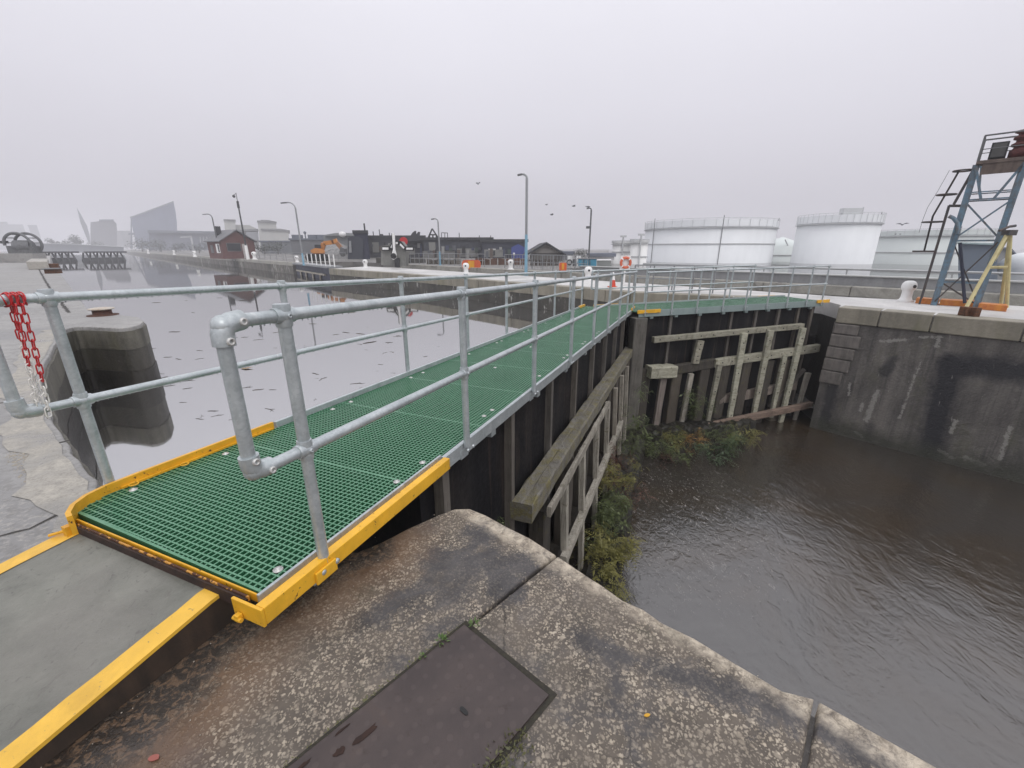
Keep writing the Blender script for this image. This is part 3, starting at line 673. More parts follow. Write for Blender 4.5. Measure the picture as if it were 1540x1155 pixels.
m = MB(); blk(m, F1, -.264, -.256, .02, W1-.16, -.045, -.003); m.build('front_angle', YELW, fb, bevel=.003)
m = MB(); blk(m, F1, -.281, -.272, .09, W1-.20, -.055, -.010); m.build('front_lip', m_yellow('rusty_yellow', (.62,.30,.05), .44, (.075,.030,.016)), fb, bevel=.004)
m = MB(); blk(m, F1, -.2905, -.2815, .09, W1-.2, -.080, -.018); m.build('front_plate', m_rust('dark_rust_plate', (.014,.009,.008), (.06,.032,.022)), fb, bevel=.002)
m = MB(); blk(m, F1, -.3285, -.3155, -.052, .115, -.066, .018); blk(m, F1, -.352, -.329, .06, .085, -.066, -.035); m.tube([F1(-.345,.05,-.055), F1(-.345,.095,-.055)], .009, 10); m.build('hinge_bracket', YEL, fb, bevel=.003)
m = MB(); m.tube([F1(-.30,W1-.19,-.03), F1(-.36,W1-.12,-.05)], .008, 8); blk(m, F1, -.325, -.298, W1-.2, W1-.165, -.066, -.008); m.build('hinge_bracket', YELW, fb)
for (tt, n0, n1) in ((11.75,-.02,.02), (11.6,W1-.02,W1+.025)):
    m = MB(); blk(m, F1, tt, tt+.75, n0, n1, -.06, .06); m.build('kerb', YEL, fb)
handrail(F1, fb, TS1, -.028, back=.235)
handrail(F1, fb, TL1, W1+.03, back=.24, front=.02, out=1)
# washer clips
clipm = MB(); clipm.lathe([(.021,0),(.021,.003),(.009,.005),(.009,.009),(.0,.009)], (0,0,0), 14)
c0 = None
for t_, n_ in [(-.13,.10),(.02,W1-.10),(.55,W1-.12),(.70,.10),(.98,.10),(1.55,W1-.10),(1.78,W1-.10),(1.95,.11),(2.12,.11),(2.75,W1-.1),(3.0,W1-.1),(3.25,.1),(3.45,.1),(3.6,.75),(4.0,W1-.1),(4.2,W1-.1),(4.55,.1),(4.75,.1),(5.2,W1-.1),(5.4,W1-.1),(5.1,.8),(5.75,.1),(5.95,.1),(6.5,W1-.1),(6.75,W1-.1),(7.0,.1),(7.2,.1),(7.9,W1-.1),(8.2,.1),(8.4,.1),(9.2,W1-.1),(9.5,.1),(9.7,.1),(10.6,W1-.1),(10.9,.1)]:
    if c0 is None:
        c0 = clipm.build('fixing_washer', STEEL); c0.parent = fb; o = c0
    else:
        o = c0.copy(); COL.objects.link(o); o.parent = fb
    o.location = F1(t_, n_, .0008) - LOC[fb]

fb2 = thing('footbridge', F2(3,.75), 'second footbridge crossing beyond, on the right hand gate leaf, with pale green side', 'footbridge', 'walkways on the lock gates')
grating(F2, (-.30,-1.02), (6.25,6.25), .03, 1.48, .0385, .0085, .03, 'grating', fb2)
m = MB(); blk(m, F2, -.3, 6.3, -.012, .012, -.16, .03)
for k in range(8): blk(m, F2, .1+k*.82, .2+k*.82, .02, .1, -.23, -.161)
m.build('side_channel', paint('pale_green_steel', (.30,.37,.36), (.22,.28,.27), .5, 3, .3, .3), fb2)
m = MB(); blk(m, F2, -1.0, 6.3, 1.49, 1.52, -.12, .045); m.build('side_channel', GALV, fb2)
m = MB()
for k in range(6): blk(m, F2, k*1.2, k*1.2+.06, .032, 1.48, -.115, -.032)
m.build('joist', DARK, fb2)
for (a_, b_, n0, n1) in ((-.36,.38,-.05,-.014), (6.02,6.5,-.05,-.014), (-1.05,-.2,1.5,1.54), (5.2,5.9,1.525,1.56)):
    m = MB(); blk(m, F2, a_, b_, n0, n1, -.05, .05); m.build('kerb', YEL, fb2)
handrail(F2, fb2, [-.12,.75,1.6,2.5,3.3,4.1,4.85,5.6,6.2], -.03, base=-.12, seg=8)
handrail(F2, fb2, [-.95,-.1,.75,1.6,2.4,3.2,4.0,4.85], 1.53, back=.2, out=1, base=-.1, seg=8)

# drops of rain hanging under the near rails
b = MB(); q = random.Random(3)
for n in (-.028, W1+.03):
    for h in (1.1,.55):
        t_ = -.15
        while t_ < 3.6:
            t_ += q.uniform(.012,.06)
            b.ball(F1(t_, n + q.uniform(-.006,.006), h-.0245-q.uniform(0,.001)), q.uniform(.002,.0038), 6, 4, (1,1,1.25))
dw = Mat('rain_drop'); dw.fin((.55,.57,.58), .05, 0, ior=1.33); dw.b.inputs['Transmission Weight'].default_value = .6
tag(b.build('rain_drops', dw.m, fb), kind='stuff')

# ------------------------------------------------------------------ red and white chain on the left rail
ch = thing('plastic_chain', F1(-.2,W1+.03,.55), 'red and white plastic chain hung over the left handrail', 'chain')
def chain(p0, p1, side, n, k0):
    red, whi = MB(), MB()
    for i in range(n):
        f0 = (i+.5)/n; c = p0.lerp(p1, f0) + Vector((math.sin(f0*3.1)*side, 0, -.02*math.sin(f0*3.1)))
        d = (p1-p0).normalized(); ax = d.cross(F1.n if i % 2 else F1.d).normalized(); s = d.cross(ax)
        L = (p1-p0).length/n*.66; w = .0105; r = .0032; pts = []
        for k in range(16):
            a = 2*math.pi*k/16; e = L-w
            pts.append(c + s*w*math.cos(a) + d*(w*math.sin(a) + (e if math.sin(a) > 0 else -e)))
        (red if i < k0 else whi).tube(pts + [pts[0]], r, 6, False)
    return red, whi
strands = [(F1(-.150,W1-.005,1.12), F1(-.205,W1+.02,.53), .006, 15, 8), (F1(-.142,W1+.062,1.12), F1(-.165,W1+.05,.50), -.008, 16, 5), (F1(-.128,W1-.004,1.12), F1(-.175,W1-.005,.52), .010, 15, 10)]
for a_ in strands:
    r_, w_ = chain(*a_); r_.build('red_links', REDP, ch); w_.build('white_links', WHITEC, ch)
m = MB()
for k in range(7): m.ring(F1(-.175+k*.011,W1+.03,1.1), .031+.003*(k%2), .0036, (F1.d.x+.25*(-1)**k,F1.d.y,.25*(-1)**k), 18, 6)
m.build('red_knot', REDP, ch)

# ------------------------------------------------------------------ lock gates
def timber(m, a, b, w, h, up, jit=.012, n=14, taper=0):
    jit *= .55
    """weathered beam: many stations, edges knocked about"""
    a, b = Vector(a), Vector(b); d = (b-a).normalized(); x = d.cross(Vector(up)).normalized(); y = x.cross(d)
    vs = []
    prof = [(-.5,-.42),(-.42,-.5),(.42,-.5),(.5,-.42),(.5,.0),(.5,.42),(.42,.5),(.05,.5),(.0,.46),(-.05,.5),(-.42,.5),(-.5,.42),(-.5,0)]
    k = len(prof)
    for i in range(n+1):
        c = a.lerp(b, i/n); s = 1 - taper*i/n
        for px, py in prof: vs.append(c + x*(px*w*s + rnd.uniform(-jit,jit)) + y*(py*h*s + rnd.uniform(-jit,jit)))
    m.add(vs, [(i*k+j, i*k+(j+1)%k, (i+1)*k+(j+1)%k, (i+1)*k+j) for i in range(n) for j in range(k)])
    m.add(vs[:k], [tuple(reversed(range(k)))]); m.add(vs[-k:], [tuple(range(k))])
    return m
def zl(F, t, h): return F(t,0,h).z
BOLT = paint('dark_bolt', (.02,.018,.016), None, .6)
def bolts(o, pts, nrm, r=.022):
    for p in pts:
        b = MB(); b.lathe([(r,0),(r*.8,.012),(0,.016)], p, 8, nrm); b.build('bolt', BOLT, o)
g1 = thing('lock_gate', F1.w(6,.7,-4), 'dark near gate leaf under the long footbridge with mossy timber fender', 'lock gate', 'leaves of the near lock gate')
m = MB(); N0, N1 = .16, 1.36
pts = [(1.0,-5.9),(12.15,-5.9),(12.15,zl(F1,12.15,-.17)),(1.0,zl(F1,1.0,-.17))]
m.slab([F1.w(t_,N0,z_) for t_, z_ in pts], F1.n*(N1-N0)); m.build('skin', GATE, g1)
for t_ in (1.22,2.55,3.95,5.35,6.75,8.15,9.6,11.0):
    m = MB(); m.hexa([F1.w(t_-.045,.158,-5),F1.w(t_-.045,.075,-5),F1.w(t_+.045,.075,-5),F1.w(t_+.045,.158,-5)] + [F1.w(t_+s*.045,n_,zl(F1,t_,-.12)) for s, n_ in ((-1,.158),(-1,.075),(1,.075),(1,.158))])
    m.build('rib', RIB, g1)
m = MB(); timber(m, F1.w(2.5,-.04,-1.16), F1.w(12.0,-.04,-1.40), .255, .23, (0,0,1), .014, 40); m.build('fender_beam', WOODM, g1)
m = MB(); timber(m, F1.w(2.9,-.235,-1.36), F1.w(7.0,-.225,-1.45), .05, .13, (0,0,1), .010, 22); m.build('broken_board', WOODV, g1)
m = MB(); timber(m, F1.w(3.75,-.22,-2.74), F1.w(9.6,-.22,-2.90), .11, .15, (0,0,1), .010, 30); m.build('fender_rail', WOODV, g1)
for i, t_ in enumerate((3.95,5.05,6.25,7.45,8.55,9.6,10.6,11.5)):
    m = MB(); n_ = -.14; timber(m, F1.w(t_,n_,-1.58-.02*rnd.random()), F1.w(t_,n_-.12,-4.5), .13, .10, F1.n, .007, 12, .15); m.build('fender_post', WOODV, g1)
for i, t_ in enumerate((3.3,4.5,5.65,6.85,8.0,9.1,10.2,11.2,11.9)):
    m = MB(); timber(m, F1.w(t_,.0,-1.56), F1.w(t_,.0,-5), .30, .22, F1.n, .012, 10); m.build('pile', PILE, g1)
m = MB(); timber(m, F1.w(3.2,.05,-3.1), F1.w(12,.05,-3.2), .2, .26, (0,0,1), .012, 20); m.build('waling', PILE, g1)

g2 = thing('lock_gate', F2.w(3,.7,-4), 'dark far gate leaf on the right faced with a grid of pale green timbers', 'lock gate', 'leaves of the near lock gate')
m = MB(); pts = [(-.5,-5.9),(6.2,-5.9),(6.2,zl(F2,6.2,-.18)),(-.5,zl(F2,-.5,-.18))]
m.slab([F2.w(t_,.16,z_) for t_, z_ in pts], F2.n*1.2); m.build('skin', GATE, g2)
m = MB(); timber(m, F2.w(-.28,.02,zl(F2,0,-.18)), F2.w(-.28,.02,-4.6), .42, .36, F2.n, .01, 8); m.build('mitre_post', m_wood('pale_mitre_post', (.075,.07,.06), (.17,.16,.14)), g2)
for s_ in (.85,1.81,2.98,3.88,4.74,5.5,6.05):
    m = MB(); m.hexa([F2.w(s_-.04,.158,-4),F2.w(s_-.04,.08,-4),F2.w(s_+.04,.08,-4),F2.w(s_+.04,.158,-4)] + [F2.w(s_+e*.04,n_,zl(F2,s_,-.17)) for e, n_ in ((-1,.158),(-1,.08),(1,.08),(1,.158))]); m.build('rib', RIB, g2)
Z = lambda z: z + EYE
def tim2(a, b, w, h, mt, name, up=(0,0,1), n_=-.06, j=.008, k=10, taper=0):
    m = MB(); A, B_ = F2.w(a[0],n_,Z(a[1])), F2.w(b[0],n_,Z(b[1])); timber(m, A, B_, w, h, up, j, k, taper); o = m.build(name, mt, g2)
    if mt is WOODG:
        nb = 4 if name == 'fender_post' else 9; dep = h/2 if name == 'fender_post' else w/2
        bolts(o, [A.lerp(B_, (i+.5+rnd.uniform(-.2,.2))/nb) - F2.n*dep for i in range(nb)], -F2.n)
    return o
tim2((.22,-2.59),(5.6,-2.39), .16, .17, WOODG, 'waling', k=20)
tim2((2.45,-3.44),(6.42,-3.16), .16, .26, WOODG, 'waling', k=16, n_=-.08)
tim2((.9,-3.60),(2.5,-3.45), .16, .30, PILE, 'waling', k=8, n_=-.02)
tim2((2.1,-5.52),(6.4,-5.10), .14, .22, WOODR, 'waling', k=16, n_=-.32)
m = MB(); timber(m, F2.w(.12,-.12,Z(-3.56)), F2.w(1.0,-.12,Z(-3.58)), .42, .36, (0,0,1), .02, 6); m.build('mossy_block', WOODG, g2)
U2 = tuple(F2.n)
tim2((1.82,-2.68),(1.74,-3.4), .22, .12, WOODG, 'fender_post', U2, -.10)
for s_, a_, b_, e_ in ((3.28,-2.5,-5.75,.03),(4.25,-2.45,-5.6,.0),(5.5,-2.43,-6.1,-.08)):
    tim2((s_,a_),(s_-.03+e_,b_), .21, .11, WOODG, 'fender_post', U2, -.195, taper=.2)
tim2((5.02,-3.3),(4.98,-5.5), .17, .11, WOODG, 'fender_post', U2, -.17, taper=.2)
tim2((2.57,-3.46),(2.45,-5.8), .18, .11, WOODG, 'fender_post', U2, -.18, taper=.25)
tim2((1.62,-3.72),(1.50,-5.6), .17, .11, WOODV, 'fender_post', U2, -.14, taper=.2)
tim2((.66,-3.78),(.56,-5.7), .22, .12, m_wood('pinkish_timber', (.14,.115,.105), (.35,.30,.275)), 'fender_post', U2, -.14, taper=.2)
tim2((6.18,-4.0),(6.05,-5.7), .18, .11, WOODV, 'fender_post', U2, -.14, taper=.3)
for s_ in (.1,1.2,2.2,2.95,3.75,4.62,5.3):
    tim2((s_,-3.5),(s_-.05,-6.4), .34, .26, PILE, 'pile', U2, .06, .012)
tim2((2.9,-4.75),(5.9,-4.45), .16, .30, m_wood('rotten_plank', (.13,.10,.085), (.36,.31,.265)), 'waling', k=14, n_=.02, j=.03)
tim2((5.0,-5.2),(6.1,-3.9), .10, .12, RIB, 'strut', k=6, n_=-.03)

# ------------------------------------------------------------------ lock chamber: right wall and island
wdir = Vector((.648,-.762,0)); wn = Vector((-.762,-.648,0))      # along the wall, out to the chamber
WA = Vector((10.05,12.95,0)); IZ = -.15
def wp(s, o, z): p = WA + wdir*s + wn*o; return Vector((p.x, p.y, z))
island = [(-16.4,39.0),(-8.2,31.4),(-2.8,25.8),(1.0,21.8),(3.34,19.5),(4.9,17.5),(6.2,16.95),(8.3,15.9),(10.2,15.35),(10.75,14.6),(10.45,13.4),(10.05,12.95)] 
isl_far = [(15.6,13.4),(12.5,15.65),(4.38,24.6),(-3,32.5),(-10.4,40.3),(-14.6,44)]
endp = wp(24,0,0)
MB().prism(island + [(endp.x,endp.y), (31,-3.0)] + isl_far, -.60, IZ).build('island', ISLQ, kind='structure')
MB().prism(island + [(endp.x,endp.y), (31,-3.0)] + isl_far, -7, -.601).build('island_wall', m_wall('recess_wall', (.014,.013,.013), (.05,.046,.042), (.03,.03,.02), .8), kind='structure')
def wallpix(u, v, o=.06):           # point of the wall face behind a pixel
    d = ray(u, v); k = (WA + wn*o).dot(wn) / d.dot(wn); p = d*k
    q = (p - WA).dot(wdir); return q, EYE + p.z
def WP(u, v): return wp(wallpix(u, v)[0], .06, wallpix(u, v)[1])
STAINS = [(WP(1436,548), WP(1530,558), .27, .95), (WP(1430,545), WP(1398,680), .25, .97), (WP(1258,545), WP(1238,650), .16, .8), (WP(1345,540), WP(1330,560), .12, .7), (WP(1300,690), WP(1310,640), .1, .4)]
LIMES = [(WP(1320,588), WP(1303,632), .075), (WP(1278,576), WP(1277,594), .04), (WP(1297,607), WP(1294,617), .04), (WP(1437,633), WP(1430,650), .05), (WP(1325,513), WP(1362,511), .05), (WP(1412,510), WP(1408,522), .05), (WP(1383,507), WP(1418,507), .03), (WP(1384,545), WP(1352,630), .02), (WP(1288,650), WP(1296,657), .06), (WP(1414,678), WP(1430,688), .06), (WP(1452,688), WP(1480,699), .08), (WP(1519,643), WP(1504,690), .05)]
WALLD = chamber_wall('lock_chamber_wall')
w = thing('lock_wall', wp(6,0,-3), 'dark stained lock chamber wall on the right with pale coping stones', 'wall')
m = MB(); m.hexa([wp(-.02,.06,-6),wp(24,.06,-6),wp(24,-.3,-6),wp(-.02,-.3,-6),wp(-.02,.06,-.62),wp(24,.06,-.62),wp(24,-.3,-.62),wp(-.02,-.3,-.62)]); m.build('wall_face', WALLD, w)
s_ = 0.0
for L in (1.02,1.1,1.62,2.1,1.7,1.9,2.2,2.0,2.0,2.0,2.0,2.0):
    m = MB(); m.hexa([wp(s_+.012,.11+rnd.uniform(0,.012),-.615),wp(s_+L-.012,.11,-.615),wp(s_+L-.012,-.55,-.615),wp(s_+.012,-.55,-.615),wp(s_+.012,.11,IZ+.006),wp(s_+L-.012,.11,IZ+.006),wp(s_+L-.012,-.55,IZ+.006),wp(s_+.012,-.55,IZ+.006)])
    m.build('coping_block', COPE, w, bevel=.03, seg=3); s_ += L
for z0, z1, x0, x1 in ((-.95,-.64,.02,.62),(-1.35,-.97,-.02,.72),(-1.72,-1.37,-.04,.66),(-2.12,-1.74,-.05,.62),(-2.55,-2.14,-.06,.5)):
    m = MB(); m.hexa([wp(x0,.12,z0),wp(x1,.12,z0),wp(x1,.0,z0),wp(x0,.0,z0),wp(x0,.12,z1),wp(x1,.12,z1),wp(x1,.0,z1),wp(x0,.0,z1)]); m.build('quoin_stone', QUOIN, w, bevel=.03)
# far side of the small lock upstream: masonry face of the island with its own coping
iw = thing('lock_wall', (0,25,-1), 'masonry face of the central island above the calm dock water, with greenish coping blocks', 'wall')
edge = [Vector((*p,0)) for p in island[:9]]
def along(edge, o, z0, z1, name, mt, root, Ls, gap=.012, th=.5, bevel=.03):
    for i in range(len(edge)-1):
        a, b = edge[i], edge[i+1]; d = (b-a); L = d.length; d.normalize(); nn = Vector((-d.y, d.x, 0)); 
        if nn.dot(Vector((-1,-1,0))) < 0: nn = -nn
        k = max(1, round(L/Ls)); l = L/k
        for j in range(k):
            p, q = a + d*(l*j+gap), a + d*(l*(j+1)-gap); m = MB()
            A = [p+nn*o, q+nn*o, q-nn*th, p-nn*th]
            if (A[1]-A[0]).cross(A[2]-A[1]).z < 0: A = list(reversed(A))
            m.hexa([Vector((x.x,x.y,z0)) for x in A] + [Vector((x.x,x.y,z1)) for x in A])
            m.build(name, mt, root, bevel=bevel)
along(edge, .06, -7, -.66, 'wall_face', WALLF, iw, 30, 0, .25, None)
along(edge, .11, -.655, IZ+.008, 'coping_block', COPE, iw, 1.35)
# joints between the left-hand slabs: thin dark seams
def seam(px, w, name='quay_joint', z=.004):
    P = []
    for i in range(len(px)-1):
        a, b = onz(*px[i], z), onz(*px[i+1], z); k = max(2, int((b-a).length/.12))
        P += [a.lerp(b, j/k) + Vector((rnd.uniform(-.4,.4)*w, rnd.uniform(-.4,.4)*w, 0)) for j in range(k)]
    P.append(onz(*px[-1], z)); m = MB(); L_, R_ = [], []
    for i, p in enumerate(P):
        d = (P[min(i+1,len(P)-1)]-P[max(i-1,0)]).normalized(); n_ = Vector((-d.y,d.x,0))*w*rnd.uniform(.3,.7); L_.append(p+n_); R_.append(p-n_)
    n = len(P); m.add(L_+R_, [(i,n+i,n+i+1,i+1) for i in range(n-1)]); m.build(name, SEAM, kind='structure')
SEAM = paint('seam_dirt', (.05,.046,.04), (.025,.022,.02), .8, 9, .5)
seam([(58,404),(68,422),(80,441),(92,456),(104,470)], .07)
seam([(0,806),(45,794),(103,765)], .014)
seam([(40,676),(105,662)], .02); seam([(0,447),(60,449),(96,455)], .05); seam([(0,606),(55,600)], .02)
b = MB(); q = random.Random(21)     # spalled pale rim of the left recess: loose broken concrete
for i in range(2200):
    k = q.random(); p = onz(78,672,0).lerp(onz(146,740,0), k) + Vector((-q.random()**1.7*.22-.05, -q.random()*.12-.02, 0)); r = q.uniform(.002,.006)*(1 if q.random() < .85 else 2)
    b.ball(p, r, 6, 4, (1, q.uniform(.5,1.4), .45))
b.build('broken_concrete', paint('pale_rubble_rim', (.38,.345,.285), (.22,.20,.165), .85, 25, .5), kind='stuff')
# ------------------------------------------------------------------ ground, banks, water
MB().add([(-3000,-600,-7.2),(3000,-600,-7.2),(3000,4000,-7.2),(-3000,4000,-7.2)], [(0,1,2,3)]).build('ground', paint('river_bed', (.05,.045,.035), None, .9), kind='structure')
bank_edge = [(-330,372),(-70,98),(-39,65.3),(-26,51.6),(-24.5,52.8),(-20,54.8),(-11.95,46.5),(1.49,32.2),(7.57,25.8),(14.6,18.4),(16.4,16.5),(34,-2),(64,-34)]
BANKC = m_concrete('bank_concrete', (.10,.095,.085), (.21,.20,.185), (.085,.08,.075), .12)
strip = [(p_[0]+1.9, p_[1]+1.9) for p_ in (bank_edge[12], bank_edge[11], bank_edge[10], bank_edge[9])]
MB().prism(bank_edge + strip + [(6.6,30.6),(640,2900),(-2500,3000),(-2500,2700)], -7, 0).build('far_bank', BANKC, kind='structure')
MB().add([(2,20,-3.6),(70,-36,-3.6),(2500,-36,-3.6),(2500,3000,-3.6),(400,3000,-3.6)], [(0,1,2,3,4)]).build('compound_ground', BANKC, kind='structure')
MB().add([(-1.75,1.6,-1.35),(-.4,1.95,-1.35),tuple(F1.w(1.2,.8,-1.35)),tuple(F1.w(12,.8,-1.35)),tuple(F2.w(.2,.7,-1.35)),tuple(F2.w(6.2,.7,-1.35)),(13.5,14.3,-1.35),(28,-2,-1.35),(80,-60,-1.35),(80,80,-1.35),(-900,1400,-1.35),(-1400,900,-1.35),(-12,5,-1.35),(-3,1.2,-1.35)], [tuple(range(14))]).build('dock_water',
    m_water('calm_dock_water', (.06,.058,.055), 8.0, [(.9, .05, .02, (1,.5,1), .8, .3), (6, .03, .004, (1,1,1), 0, .3)], .035), kind='structure')
def foam(m):
    n = m.noise(7.5, 6, .75, 2.0, v=m.vec((1,.6,1), rot=(0,0,R(35))))
    q = m.n.new('ShaderNodeVectorMath'); q.operation = 'DISTANCE'; m.lk(m.g, q.inputs[0]); q.inputs[1].default_value = (3.2,8.6,-4.15)
    near = m.ramp(m.math('MULTIPLY', q.outputs['Value'], .1), [(.08, 1), (.38, 0)])
    return m.math('MULTIPLY', m.math('MULTIPLY', m.ramp(n, [(.57, 0), (.70, 1)]), near), .85, True)
xs = []
lw = MB(); nx, ny = 2, 2
lw.add([(-2,-22,-4.15),(40,-22,-4.15),(40,22,-4.15),(-2,22,-4.15)], [(0,1,2,3)])
lw.build('lock_water', m_water('churned_lock_water', (.036,.031,.026), 2.15, [(1.1, .17, .16, (1,.6,1), R(40), 1.4), (4.2, .21, .055, (1,.55,1), R(28), 2.2), (11, .24, .020, (1,.7,1), R(45), 1.4), (27, .16, .006, (1,.8,1), 0, .8)], .07, foam, (.040,.028,.017)), kind='structure')

# ------------------------------------------------------------------ floating twigs
tw_m = m_wood('wet_twig', (.02,.016,.012), (.09,.07,.05))
tw = MB(); tw.tube([(-.14,0,0),(-.05,.012,.003),(.06,-.006,.004),(.15,.012,0)], [.005,.007,.006,.003], 6)
T0 = tw.build('twig', tw_m, label='dark twig floating on the calm dock water', cat='twig', group='twigs floating on the dock water')
q = random.Random(12); px = [(252,537),(268,540),(243,562),(282,584),(375,542),(388,586),(410,586),(230,524),(352,508),(368,507),(300,527),(440,475),(505,503),(520,500),(556,515),(585,515),(572,548),(542,502),(474,562),(640,536),(320,618),(262,499),(290,470),(345,483),(400,470),(470,487),(235,455),(280,452),(330,448),(365,452),(415,500),(530,470),(505,468),(255,580),(315,560),(460,530),(600,505),(585,575),(275,605),(300,630)]
for i, (u, v) in enumerate(px):
    p = onz(u, v, -1.347); s = q.uniform(.7, 1.7) if v < 520 else q.uniform(.45,1.0)
    if i == 0: T0.location = p; T0.rotation_euler = (0,0,q.uniform(-.5,.7)); T0.scale = (s,)*3
    else: copy_tree(T0, p, rz=q.uniform(-.6,.9), scale=s)
tw2 = MB(); tw2.tube([(-.2,0,0),(-.02,.02,.002),(.18,-.02,0)], [.004,.005,.002], 5); tw2.tube([(-.02,.02,.002),(.06,.09,.002)], [.005,.002], 5); tw2.tube([(.06,.0,.002),(.12,-.07,.002)], [.004,.002], 5)
T1 = tw2.build('twig', tw_m, label='thin forked twig floating on the calm dock water', cat='twig', group='forked twigs on the dock water')
n_t = 0
while n_t < 46:
    u, v = q.uniform(225,690), q.uniform(452,640); p = onz(u, v, -1.347); rel = p - F1.o
    if rel.dot(F1.n) < 2.2 or p.x + p.y > 19: continue
    s = q.uniform(.2, .85); rz = q.uniform(-1.5,1.6)
    if n_t == 0: T1.location = p; T1.scale = (s,)*3
    else: copy_tree(T1, p, rz=rz, scale=s)
    n_t += 1
b = MB(); p = onz(362,555,-1.35); b.leaf(p+Vector((0,0,.006)), (1,.2,.1), (0,0,1), .3, .18); b.leaf(p+Vector((.05,.03,.008)), (-.6,.6,.15), (0,0,1), .2, .12)
b.build('dead_leaf', m_leaf('tan_leaf', (.25,.17,.08), (.3,.2,.1)), label='tan dead leaf floating on the dock water behind the near handrail end', cat='leaf', loc=p)

# ------------------------------------------------------------------ bollards
def bollard_white(loc, label, s=1.0, proto=[None]):
    if proto[0] is not None: return copy_tree(proto[0], loc, label, scale=s)
    t = thing('mooring_bollard', loc, label, 'bollard', 'white mooring bollards'); L = Vector(loc)
    m = MB(); m.lathe([(.25,-.01),(.25,.04),(.19,.07),(.165,.16),(.16,.34),(.175,.40),(.205,.44),(.225,.50),(.225,.58),(.205,.66),(.155,.725),(.08,.755),(.0,.76)], L, 20); m.build('body', WHITEP, t)
    m = MB(); m.lathe([(.06,0),(.06,.025),(.035,.03)], L + Vector((.0,-.215,.56)), 12, (0,-1,0)); m.build('boss', DARK, t)
    proto[0] = t; t.scale = (s,)*3; return t
for u, v, lab in ((1361,453,'white mooring bollard beside the rusty tower on the right quay'), (550,403,'white mooring bollard on the island left of the black and white striped sluice arm'), (701,412,'white mooring bollard on the island in front of the orange mesh barrier'), (884,422,'big headed white bollard just behind the far end of the long footbridge')):
    p = onz(u, v, IZ); bollard_white(p, lab, 1.0 if u < 900 else .9)
for u, v, lab, y in ((768,401,'small white bollard on the far bank left of the blue lamp post', 34),(383,388,'white bollard at the right corner of the brick hut',66),(293,384,'leftmost white bollard on the far quay, before the hut',90),(447,393,'white bollard beside the lamp post at the blue gate',52.5),(223,380,'white bollard far down the far quay below the angular building',150),(262,382,'white bollard on the far quay below the long low grey building',122)):
    p = aty(u, v, y); p.z = 0; bollard_white(p, lab, 1.0 if y < 60 else 1.5)
# low capped bollard on the pier
p = onz(155,474,0)
t = thing('pier_bollard', p, 'low wide bollard with pale cap and rusty neck on the dark pier end', 'bollard')
m = MB(); m.lathe([(.30,-.005),(.30,.015),(.20,.02),(.185,.035),(.18,.12),(.185,.135)], p, 24); m.build('neck', m_rust('rusty_neck', (.04,.02,.015), (.13,.06,.04)), t)
m = MB(); m.lathe([(.18,.132),(.245,.145),(.255,.155),(.245,.17),(.15,.185),(.0,.188)], p, 24); m.build('cap', GREYCAP, t)
# dark pier face with its own facing stones, and worn rim
pier = thing('pier_facing', (-8.4,8.6,-.5), 'dark wet stone facing of the quay pier under the low capped bollard', 'wall')
edge = [Vector((*q_,0)) for q_ in left_poly[7:1+len(recess)]]
def facing(e0, e1, o, z0, z1, name, mt, bevel=None):
    # one continuous skin following the quay outline
    pts = edge[e0:e1]; n = len(pts); outp = []; inp = []
    for i in range(n):
        d = (pts[min(i+1,n-1)] - pts[max(i-1,0)]).normalized(); nn = Vector((d.y, -d.x, 0))
        if nn.dot(Vector((1,1,0))) < 0 and False: nn = -nn
        outp.append(pts[i] + nn*o); inp.append(pts[i] - nn*.06)
    m = MB()
    m.add([Vector((p.x,p.y,z)) for z in (z0,z1) for p in outp], [(i+1,i,n+i,n+i+1) for i in range(n-1)], True)
    m.add([Vector((p.x,p.y,z1)) for L_ in (outp,inp) for p in L_], [(i,i+1,n+i+1,n+i) for i in range(n-1)])
    return m.build(name, mt, pier, bevel=bevel)
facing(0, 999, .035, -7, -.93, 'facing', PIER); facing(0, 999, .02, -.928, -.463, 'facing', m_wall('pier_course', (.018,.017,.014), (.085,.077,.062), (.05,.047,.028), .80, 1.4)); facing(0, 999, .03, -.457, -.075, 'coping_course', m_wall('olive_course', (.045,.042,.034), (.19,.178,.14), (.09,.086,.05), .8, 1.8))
m = MB()
bpth = [(-7.62,8.75),(-8.0,8.5),(-8.6,8.6),(-8.95,8.62)]
# bank rubble, block and rusty box on the left quay
a = onz(48,405,0); d = Vector((-.724,.69,0)); nn = Vector((.69,.724,0))
m = MB(); A = onz(43,405.5,0); B = onz(75,405.5,0); w_ = B - A; l_ = d*14
m.hexa([A, B, B+l_, A+l_] + [x + Vector((0,0,.62)) for x in (A, B, B+l_, A+l_)])
m.build('concrete_plinth', m_concrete('plinth_concrete', (.30,.28,.24), (.46,.44,.40), (.2,.2,.18), .5), label='long pale concrete block lying on the left quay beyond the handrail', cat='concrete block', loc=A, bevel=.05)
p = onz(81,411,0); t = thing('pier_bollard', p, 'low dark rusty bollard at the end of the long pale concrete block', 'bollard')
m = MB(); m.lathe([(.42,0),(.40,.25),(.42,.26)], p, 16); m.build('neck', RUST, t); m = MB(); m.lathe([(.40,.255),(.52,.27),(.52,.31),(.3,.34),(0,.345)], p, 16); m.build('cap', GREY, t)
p = onz(78,404,0); m = MB(); m.box(p + Vector((0,0,.2)), (.9,.7,.4), .7); m.build('steel_box', RUST, label='small dark steel box tucked behind the pale concrete block', cat='box', loc=p, bevel=.03)

